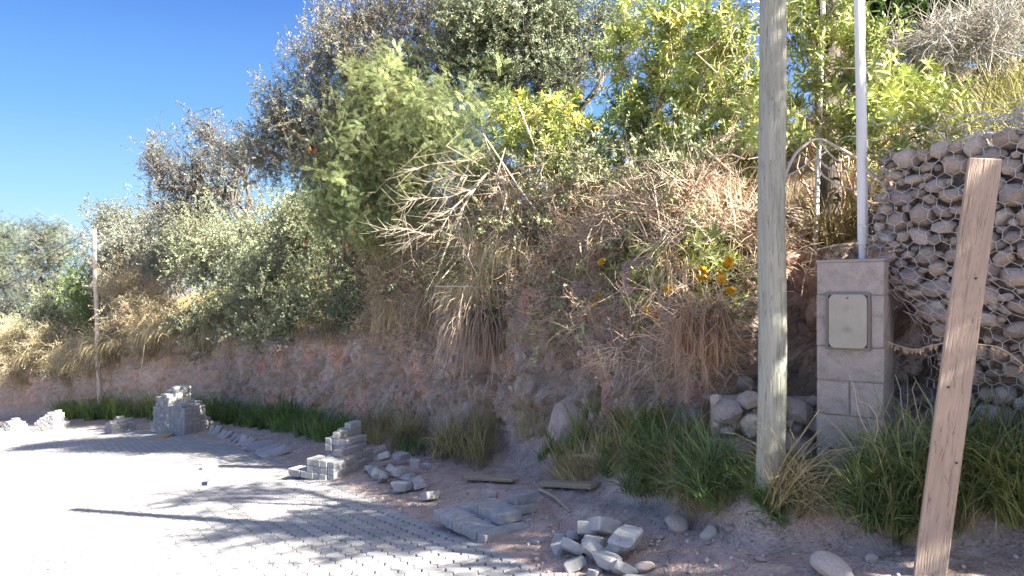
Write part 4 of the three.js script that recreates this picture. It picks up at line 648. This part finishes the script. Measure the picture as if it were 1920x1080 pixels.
// ---- dry tangle of twigs and dead stems over the bank
const dryTint = tinter([.8, .76, .74], [1.35, 1.27, 1.18]);
const tangle = (label, seedN, bpx, bt, blobs, geos, mat, extra = {}) => plant({ name: 'dry_shrub', label, category: 'shrub', seed: seedN, base: behind(bpx, bt), r0: .012, stems: 5, rootSpread: .4, wood: M.dryTwig, leaf: { geos, mat, scale: 1 }, tint: dryTint, cluster: .22, twigR: .004, upward: .1, twigWob: .7, wob: .6, sideTwigs: 4, per: 7, blobs, ...extra });
tangle('brown tangle of dead stems below the leafy shrubs beside the pole', 1401, 1290, 1.2, [[1230, 380, 1.0, 70, 55, 170, 20], [1330, 370, 1.0, 60, 60, 170, 20], [1270, 450, .85, 70, 50, 210, 20], [1370, 450, .8, 50, 60, 200, 18], [1180, 430, 1.0, 60, 50, 230, 18], [1330, 610, .5, 45, 50, 150, 14], [1270, 640, .5, 40, 50, 130, 14]], twigG, M.dryTwig, { r0: .011, wood: M.stem });
tangle('brown brushwood tangle in the middle of the bank under the flower-topped shrub', 1402, 1070, 1.2, [[1010, 400, 1.1, 80, 50, 200, 20], [1100, 390, 1.1, 70, 50, 180, 20], [1000, 490, .9, 80, 50, 280, 24], [1100, 480, .9, 70, 50, 250, 20], [1050, 570, .7, 80, 50, 230, 22], [1150, 580, .65, 60, 50, 200, 18], [960, 600, .75, 60, 50, 170, 16], [1180, 630, .5, 60, 35, 100, 10], [1090, 630, .55, 70, 25, 100, 10]], twigLeafG, M.dryTwig);
tangle('tan dry brush left of the hanging straw clump', 1403, 800, 1.2, [[760, 540, .85, 70, 50, 240, 22], [830, 480, .95, 70, 50, 260, 22], [740, 610, .65, 60, 45, 190, 18], [810, 600, .65, 60, 50, 190, 18], [900, 420, 1.1, 70, 50, 240, 20], [700, 560, .8, 40, 40, 90, 10]], twigLeafG, barkMat(.44, .35, .25), { leaf: { geos: twigLeafG, mat: barkMat(.44, .35, .25), scale: 1.25 } });
tangle('leafy dull green brush mixed into the brown tangle on the bank', 1404, 1120, 1.3, [[1120, 350, 1.2, 80, 40, 240, 18], [1000, 440, 1.0, 90, 60, 260, 20], [1180, 520, .75, 80, 60, 200, 18], [930, 380, 1.2, 70, 60, 260, 18], [860, 560, .75, 60, 60, 180, 14], [1060, 620, .6, 90, 45, 130, 16], [1290, 400, 1.1, 80, 60, 200, 16], [1000, 560, .75, 70, 50, 150, 12], [900, 480, .95, 70, 50, 170, 12], [1330, 480, .8, 50, 60, 120, 10], [780, 460, 1.0, 70, 60, 260, 16], [840, 420, 1.1, 70, 50, 220, 14], [770, 540, .85, 60, 50, 180, 12], [900, 340, 1.3, 60, 50, 200, 14], [1060, 420, 1.0, 70, 40, 170, 12], [1150, 330, 1.3, 70, 40, 190, 12], [1240, 335, 1.3, 60, 40, 170, 12], [1330, 330, 1.2, 50, 40, 150, 10], [1100, 560, .65, 60, 50, 110, 10], [830, 620, .6, 60, 40, 110, 10]], ovalG, M.oval, { leaf: { geos: ovalG, mat: M.oval, scale: 1.1 }, tint: tinter([.9, .9, .8], [1.6, 1.5, 1.2]) });
{ // pale dead branch lying over the bush, its tips hanging down
  const DD = 1.9, o = thing('dead_branch', 'pale bare dead branch fanning down over the feathery bush', 'branch', at(945, 292, 7.2 + DD)); const b = o.position; seedTo(77); const main = new MB(), fine = new MB();
  const way = (pp, r0, n = 9) => { const c = new THREE.CatmullRomCurve3(pp.map(a => at(a[0], a[1], a[2] + DD).sub(b))), pts = c.getPoints(n); main.tube(pts, pts.map((_, i) => mix(r0, r0 * .35, i / n) * 1.15), 5); return pts; };
  const limbs = [way([[950, 290, 7.3], [900, 340, 7.0], [868, 390, 6.9], [845, 440, 6.85], [822, 510, 6.8]], .017), way([[900, 340, 7], [850, 390, 6.9], [800, 420, 6.9], [770, 455, 6.95]], .011), way([[868, 390, 6.9], [862, 430, 6.8], [872, 470, 6.8]], .009), way([[890, 350, 7], [840, 370, 7], [790, 372, 7.1], [765, 378, 7.1]], .009), way([[950, 295, 7.2], [940, 330, 7.1], [905, 400, 6.9], [880, 420, 6.9]], .009), way([[900, 330, 7.1], [850, 330, 7.1], [790, 345, 7.2]], .008), way([[945, 288, 7.3], [880, 300, 7.2], [800, 310, 7.3], [775, 320, 7.3]], .009), way([[850, 390, 6.9], [815, 440, 6.85], [760, 430, 6.9], [710, 432, 7]], .008)];
  for (let i = 0; i < 300; i++) { const L = limbs[Math.floor(rnd() * limbs.length)], k = 1 + Math.floor(rnd() * (L.length - 1)), p = L[k], d = L[k].clone().sub(L[k - 1]).normalize().addScaledVector(rdir(), 1.0).addScaledVector(V(-.3, -.25, .3), .6).normalize(), pts = [p]; const len = R(.1, .42); for (let q = 1; q <= 4; q++) { d.addScaledVector(rdir(), .35).normalize(); pts.push(pts[q - 1].clone().addScaledVector(d, len / 4)); } fine.tube(pts, [.004, .0034, .0028, .0022, .0014], 3); }
  part('limb', paint(main.geo()), barkMat(.40, .34, .265), o); part('twig', paint(fine.geo()), M.paleTwig, o, 'stuff');
}
// ================================================================== grass and straw
const toRoad = V(-S2, 0, S2);
const yawTo = (dir) => Math.atan2(dir.x, dir.z);
const qYaw = (yaw, tip = 0) => new THREE.Quaternion().setFromEuler(new THREE.Euler(tip, yaw, 0, 'YXZ'));
const patch = (geos, n, span, sd) => { seedTo(sd); const out = []; for (let i = 0; i < n; i++) { const g = geos[i % geos.length].clone(), s = R(.6, 1.25); g.applyMatrix4(new THREE.Matrix4().compose(V(R(-span, span), R(-.03, .02), R(-span, span)), qYaw(R(0, 6.28), R(-.25, .25)), V(s, s, s))); const t = R(.7, 1.3), c = new Float32Array(g.attributes.position.count * 3); for (let k = 0; k < c.length; k += 3) { c[k] = t * 1.03; c[k + 1] = t; c[k + 2] = t * .96; } g.setAttribute('color', new THREE.BufferAttribute(c, 3)); out.push(g); } return BGU.mergeGeometries(out); };
function grassBed(name, label, category, geos, mat, n, seedN, place, tint, sc) {
  const N = 5, spanM = .13; geos = [0, 1, 2].map(k => patch(geos, N, spanM, seedN * 3 + k)); n = Math.ceil(n / N * 1.25);
  seedTo(seedN); const c = new Copies(geos), o = thing(name, label, category, V(0, 0, 0)); o.userData.kind = 'stuff';
  for (let i = 0; i < n; i++) { const s = place(i); if (!s) continue; c.addQ(s.p, s.q ?? qYaw(R(0, 6.28), R(-.2, .2)), sc * R(.6, 1.3) * (s.s ?? 1), tint(rnd(), R(.75, 1.25))); totalCopies++; }
  c.build('blade', mat, o); return o;
}
const wt = (w, t) => { const v = foot(w) + t, x = (w + v) * S2, z = (w - v) * S2; return V(x, roadY(x, z) + H(w, t), z); };
const gTint = tinter([.7, .8, .8], [1.4, 1.25, 1]), dTint = tinter([.75, .75, .7], [1.3, 1.25, 1.15]);
grassBed('green_grass', 'lush green grass hanging over the dirt lip round the wooden pole', 'grass', grassG, M.grass, 560, 2001, () => { const w = R(-3.5, -.9), t = .02 + R(0, 1) * R(0, .55); if (noise(w * 2, t * 3, 14) < -.2) return null; const k = w < -3 ? .6 : w > -2.05 && w < -1.4 ? .62 : 1; return { p: wt(w, t), q: qYaw(yawTo(toRoad) + R(-1.3, 1.3), R(.1, .8)), s: k }; }, gTint, 1.0);
grassBed('dry_grass', 'dry straw mixed into the lush grass at the lip', 'grass', dryG, M.dryGrass, 200, 2002, () => { const w = R(-4.2, -.7), t = R(-.02, .5); return { p: wt(w, t), q: qYaw(yawTo(toRoad) + R(-1.5, 1.5), R(.1, .9)) }; }, dTint, .95);
grassBed('dark_grass', 'dark green grass along the foot of the bank behind the stacks', 'grass', grassG, M.grass, 700, 2003, () => { const w = R(-19.5, -9.6), t = R(-.15, .35); if (noise(w * 1.1, t * 3, 4) < -.12) return null; return { p: wt(w, t), q: qYaw(R(0, 6.28), R(0, .3)), s: R(.8, 1.3) }; }, tinter([.65, .8, .6], [1.1, 1.2, .8]), 1.2);
grassBed('brown_grass', 'tall half-dry grass against the bank between the stacks and the boulder', 'grass', dryG, M.dryGrass, 330, 2004, () => { const w = R(-9.6, -5.0), t = R(-.05, .42); if (noise(w * 1.3, t * 2, 8) < -.05) return null; return { p: wt(w, t), q: qYaw(R(0, 6.28), R(0, .35)), s: R(.8, 1.4) }; }, tinter([.5, .55, .45], [1.0, 1.0, .85]), 1.1);
grassBed('green_grass', 'green grass tufts at the foot of the half-dry grass', 'grass', grassG, M.grass, 150, 2005, () => { const w = R(-9.4, -4.2), t = R(-.12, .2); if (noise(w * 1.3, t * 2, 12) < 0) return null; return { p: wt(w, t), q: qYaw(R(0, 6.28), R(0, .4)) }; }, gTint, .8);
grassBed('dark_grass', 'dark grass at the foot of the bank round the slim far pole', 'grass', grassG, M.grass, 420, 2012, () => { const w = R(-36, -19.5), t = R(-.1, .4); if (noise(w * .9, t * 3, 4) < -.15) return null; return { p: wt(w, t), q: qYaw(R(0, 6.28), R(0, .3)), s: R(.8, 1.3) }; }, tinter([.75, .85, .6], [1.5, 1.4, .9]), 2.0);
grassBed('weeds', 'upright green weeds in front of the bank right of the boulder', 'weeds', [...grassG, ...lanceG], M.grass, 150, 2006, () => { const w = R(-4.6, -3.1), t = R(-.02, .4); return { p: wt(w, t).add(V(0, R(0, .25), 0)), q: qYaw(R(0, 6.28), R(-.3, .4)) }; }, tinter([.9, .95, .7], [1.8, 1.6, 1.1]), .8);
grassBed('dry_grass', 'dry stalks and green blades at the foot of the gabion', 'grass', [...grassG, ...grassG, ...dryG], leafMat(0.250, 0.281, 0.125, .5, .3), 420, 2007, () => { const w = R(-1.45, .4), t = R(-.05, .45); return { p: wt(w, t), q: qYaw(yawTo(toRoad) + R(-2, 2), R(0, .7)) }; }, tinter([.6, .75, .5], [1.3, 1.25, 1]), 1.05);
grassBed('hill_grass', 'tall sunlit yellow-green grass on the slope above the gabion', 'grass', [...dryG, grassG[0]], leafMat(0.312, 0.312, 0.131, .6, .3), 2600, 2008, () => { const x = R(2.6, 7.5), z = R(-9, -4.2); if (x / -z < .46 || x / -z > .85) return null; const w = toW(x, z), t = toV(x, z) - foot(w); if (t < faceAt(w) + .7) return null; return { p: V(x, groundY(x, z), z), q: qYaw(yawTo(toRoad) + R(-1.5, 1.5), R(0, .5)), s: R(.8, 1.4) }; }, tinter([.7, .75, .6], [1.35, 1.3, 1.1]), 1.3);
grassBed('undergrowth', 'dry grass and litter covering the slope under the bushes', 'undergrowth', dryG, M.dryGrass, 5200, 2009, () => { const w = -Math.pow(rnd(), 1.4) * 46 + .2, t = faceAt(w) + .45 + Math.pow(rnd(), 1.5) * 7; return { p: wt(w, t), q: qYaw(yawTo(toRoad) + R(-1.5, 1.5), R(0, .7)), s: w < -16 ? 2 : 1.2 }; }, tinter([.55, .55, .45], [1.15, 1.1, .9]), 1.0);
grassBed('hanging_straw', 'pale straw hanging over the far bank below the slim pole', 'straw', strawG, leafMat(0.400, 0.344, 0.219, .7, .2), 900, 2010, () => { const w = R(-42, -19), t = faceAt(w) + R(.2, 1.3); return { p: wt(w, t).add(V(0, .05, 0)).addScaledVector(toRoad, .35), q: qYaw(yawTo(toRoad) + R(-.7, .7), R(-.3, .1)), s: 1 }; }, dTint, 2.8);
grassBed('hanging_straw', 'thin dry stems trailing down the bank between the bushes', 'straw', strawG, leafMat(.40, .31, .22, .8, .15), 190, 2011, () => { const w = R(-14, -2.6), t = faceAt(w) + R(.3, .7); return { p: wt(w, t).add(V(0, .02, 0)).addScaledVector(toRoad, .28), q: qYaw(yawTo(toRoad) + R(-.8, .8), R(-.2, .2)), s: R(.7, 1.3) }; }, dTint, 1.1);
// straw clumps that stand out one by one
const strawClump = (label, seedN, pts, n, sc, tint, mat = M.straw) => { seedTo(seedN); const c = new Copies(strawG), b = at(pts[0][0], pts[0][1], depthAt(pts[0][0], pts[0][2])), o = thing('straw_clump', label, 'straw', b); for (let i = 0; i < n; i++) { const k = rnd() * (pts.length - 1), P3 = q => at(q[0], q[1], depthAt(q[0], q[2])), a = P3(pts[Math.floor(k)]), e = P3(pts[Math.min(pts.length - 1, Math.floor(k) + 1)]), p = a.lerp(e, k % 1).add(V(R(-.14, .14), R(-.06, .06), R(-.12, .12))); c.addQ(p, qYaw(yawTo(V(-.3, 0, .9)) + R(-1.1, 1.1), R(-.3, .2)), sc * R(.6, 1.25), tint(rnd(), R(.8, 1.2))); } c.build('blade', mat, o, b); return o; };
strawClump('bright straw clump bulging from the middle of the bank', 3001, [[850, 565, .5], [890, 550, .5], [925, 545, .5], [900, 570, .45]], 95, 1.15, dTint);
strawClump('upper straw clump arching above the bright one', 3002, [[900, 480, .8], [950, 490, .7], [990, 475, .7], [930, 510, .65]], 60, 1.15, dTint);
strawClump('long pale straw beard trailing down the bank below the bright clump', 3003, [[905, 590, .4], [912, 620, .4], [910, 660, .4]], 34, 1.75, tinter([.8, .75, .72], [1.05, .98, .92]), leafMat(.46, .37, .28, .8, .15));
strawClump('tan roots and stems hanging beside the wooden pole', 3004, [[1290, 620, .42], [1310, 660, .4], [1320, 600, .42], [1295, 690, .38]], 30, .9, tinter([.85, .75, .65], [1.25, 1.1, .95]), leafMat(.46, .32, .23, .8, .15));
strawClump('brown straw tuft hanging left of the bright clump', 3005, [[740, 560, .7], [780, 590, .6], [710, 600, .6]], 60, 1.35, tinter([.7, .66, .62], [1.1, 1, .92]));
// ---- pale dry bushes by the far pole
plant({ name: 'dry_bush', label: 'pale straw-coloured rounded bush right of the slim far pole', category: 'bush', seed: 1501, base: behind(270, 1.3), r0: .03, stems: 6, rootSpread: .5, wood: M.dryTwig, leaf: { geos: twigLeafG, mat: barkMat(0.413, 0.356, 0.231), scale: 2 }, tint: dryTint, cluster: .4, twigR: .009, upward: .1, blobs: [[245, 545, 1.2, 55, 45, 420, 26], [290, 590, 1, 55, 45, 380, 24], [235, 610, .95, 45, 40, 300, 18], [220, 650, .6, 40, 30, 220, 14], [290, 650, .5, 50, 30, 220, 14], [180, 680, .5, 40, 25, 180, 10]] });
plant({ name: 'dry_bush', label: 'pale dry brush spilling over the bank at the far end', category: 'bush', seed: 1502, base: behind(70, 1.2), r0: .03, stems: 6, rootSpread: .6, wood: M.dryTwig, leaf: { geos: twigLeafG, mat: barkMat(0.388, 0.350, 0.219), scale: 2.4 }, tint: dryTint, cluster: .5, twigR: .011, upward: .1, blobs: [[40, 640, 1.1, 60, 35, 380, 24], [110, 650, 1.0, 50, 40, 340, 20], [0, 660, 1.0, 50, 35, 300, 16], [130, 690, .5, 40, 30, 220, 12], [40, 690, .5, 60, 25, 220, 12]] });
// ---- dark green bush above the grassy slope
plant({ name: 'bush', label: 'deep green leafy bush at the top of the grassy slope', category: 'bush', seed: 1601, base: hillPoint(1760, 9.2), r0: .05, stems: 4, rootSpread: .6, wood: M.bark, leaf: { geos: ovalG, mat: leafMat(.09, .17, .035, .5, .35), scale: 1.7 }, tint: tinter([.6, .7, .6], [1.6, 1.5, 1.1]), cluster: .3, twigR: .006, blobs: [[1680, 10, 9.2, 70, 60, 1200, 30], [1780, -10, 9, 70, 60, 1200, 30], [1880, -10, 8.8, 70, 55, 1000, 26], [1600, 30, 9.6, 50, 60, 700, 20], [1720, 60, 9, 60, 25, 400, 14]] });
{ // bare grey stems between the green bush and the grass
  plant({ name: 'dry_shrub', label: 'bare grey wiry stems above the tall slope grass', category: 'shrub', seed: 1602, base: hillPoint(1800, 7.8), r0: .012, stems: 6, rootSpread: .7, wood: barkMat(.36, .34, .31), leaf: { geos: twigG, mat: barkMat(.38, .36, .33), scale: 1.2 }, tint: white, cluster: .25, twigR: .004, blobs: [[1740, 85, 7.6, 60, 25, 180, 14], [1820, 70, 7.6, 60, 30, 200, 14], [1890, 50, 7.5, 40, 30, 120, 10]] });
}
// ---- tree beyond the right edge of the picture that shades the dirt, the pillar and part of the paving
{ const B = (x, y, z, rx, ry, rz, n, k) => ({ isBlob: true, c: V(x, y, z), rx, ry, rz, n, k });
  plant({ name: 'tree', label: 'leafy tree on the bank right of the gabion, shading the dirt and the pillar', category: 'tree', seed: 1701, base: onGround(6.6, -1.7), r0: .13, fork: .5, wood: M.bark, leaf: { geos: ovalG, mat: M.oval, scale: 2.0 }, tint: white, cluster: .32, twigR: .007,
    blobs: [B(4.4, 4.3, -2.5, .8, .6, .8, 240, 20), B(4.9, 5.2, -1.9, .9, .7, .9, 420, 22), B(5.4, 4.4, -2.6, .8, .6, .8, 360, 18), B(5.0, 3.6, -1.4, .8, .6, .8, 360, 16), B(4.4, 5.9, -3.4, .8, .4, .8, 70, 12)] }); }
// ---- dry vine with curled leaves strung between the pillar and the leaning post
{ const pts = [[1664, 640, 4.15], [1690, 650, 4.0], [1720, 655, 3.85], [1745, 648, 3.75], [1790, 642, 3.5], [1830, 645, 3.42], [1880, 655, 3.5], [1925, 690, 3.5]].map(a => at(...a)); const o = thing('dry_vine', 'dry vine with curled brown leaves strung from the pillar past the leaning post', 'vine', pts[0]); const b = o.position, c = new THREE.CatmullRomCurve3(pts.map(p => p.clone().sub(b))), m = new MB(), l = new MB(); seedTo(88); const q = c.getPoints(50); m.tube(q, .0028, 4);
  for (let i = 0; i < 34; i++) { const p = q[Math.floor(rnd() * 50)]; l.leaf(p, V(R(-.5, .5), -1, R(-.5, .5)).normalize(), V(R(-1, 1), .1, R(-1, 1)).normalize(), R(.02, .045), R(.012, .022), .7, true); }
  part('stem', paint(m.geo()), M.paleTwig, o); part('leaf', paint(l.geo()), leafMat(.50, .36, .23, .7, .25), o, 'stuff'); }
{ // dry curled stalks in front of the pillar's right edge
  const o = thing('dry_stalks', 'curling dry stalks rising in front of the right edge of the meter pillar', 'stalks', onGround(1.98, -3.95)), b = o.position, m = new MB(); seedTo(99);
  for (let i = 0; i < 26; i++) { const p = V(R(-.12, .3), 0, R(-.15, .1)), pts = [], d = V(R(-.3, .3), 1, R(-.2, .3)).normalize(), L = R(.3, .72); for (let k = 0; k < 8; k++) { pts.push(p.clone()); d.addScaledVector(rdir(), .3).addScaledVector(V(-.1, k > 4 ? -.4 : 0, .05), .5).normalize(); p.addScaledVector(d, L / 7); } m.tube(pts, [.004, .0038, .0035, .003, .003, .0026, .0022, .0015], 4); }
  part('stalk', paint(m.geo()), M.paleTwig, o, 'stuff'); }
console.log('copies', totalCopies);
renderer.render(scene, camera);
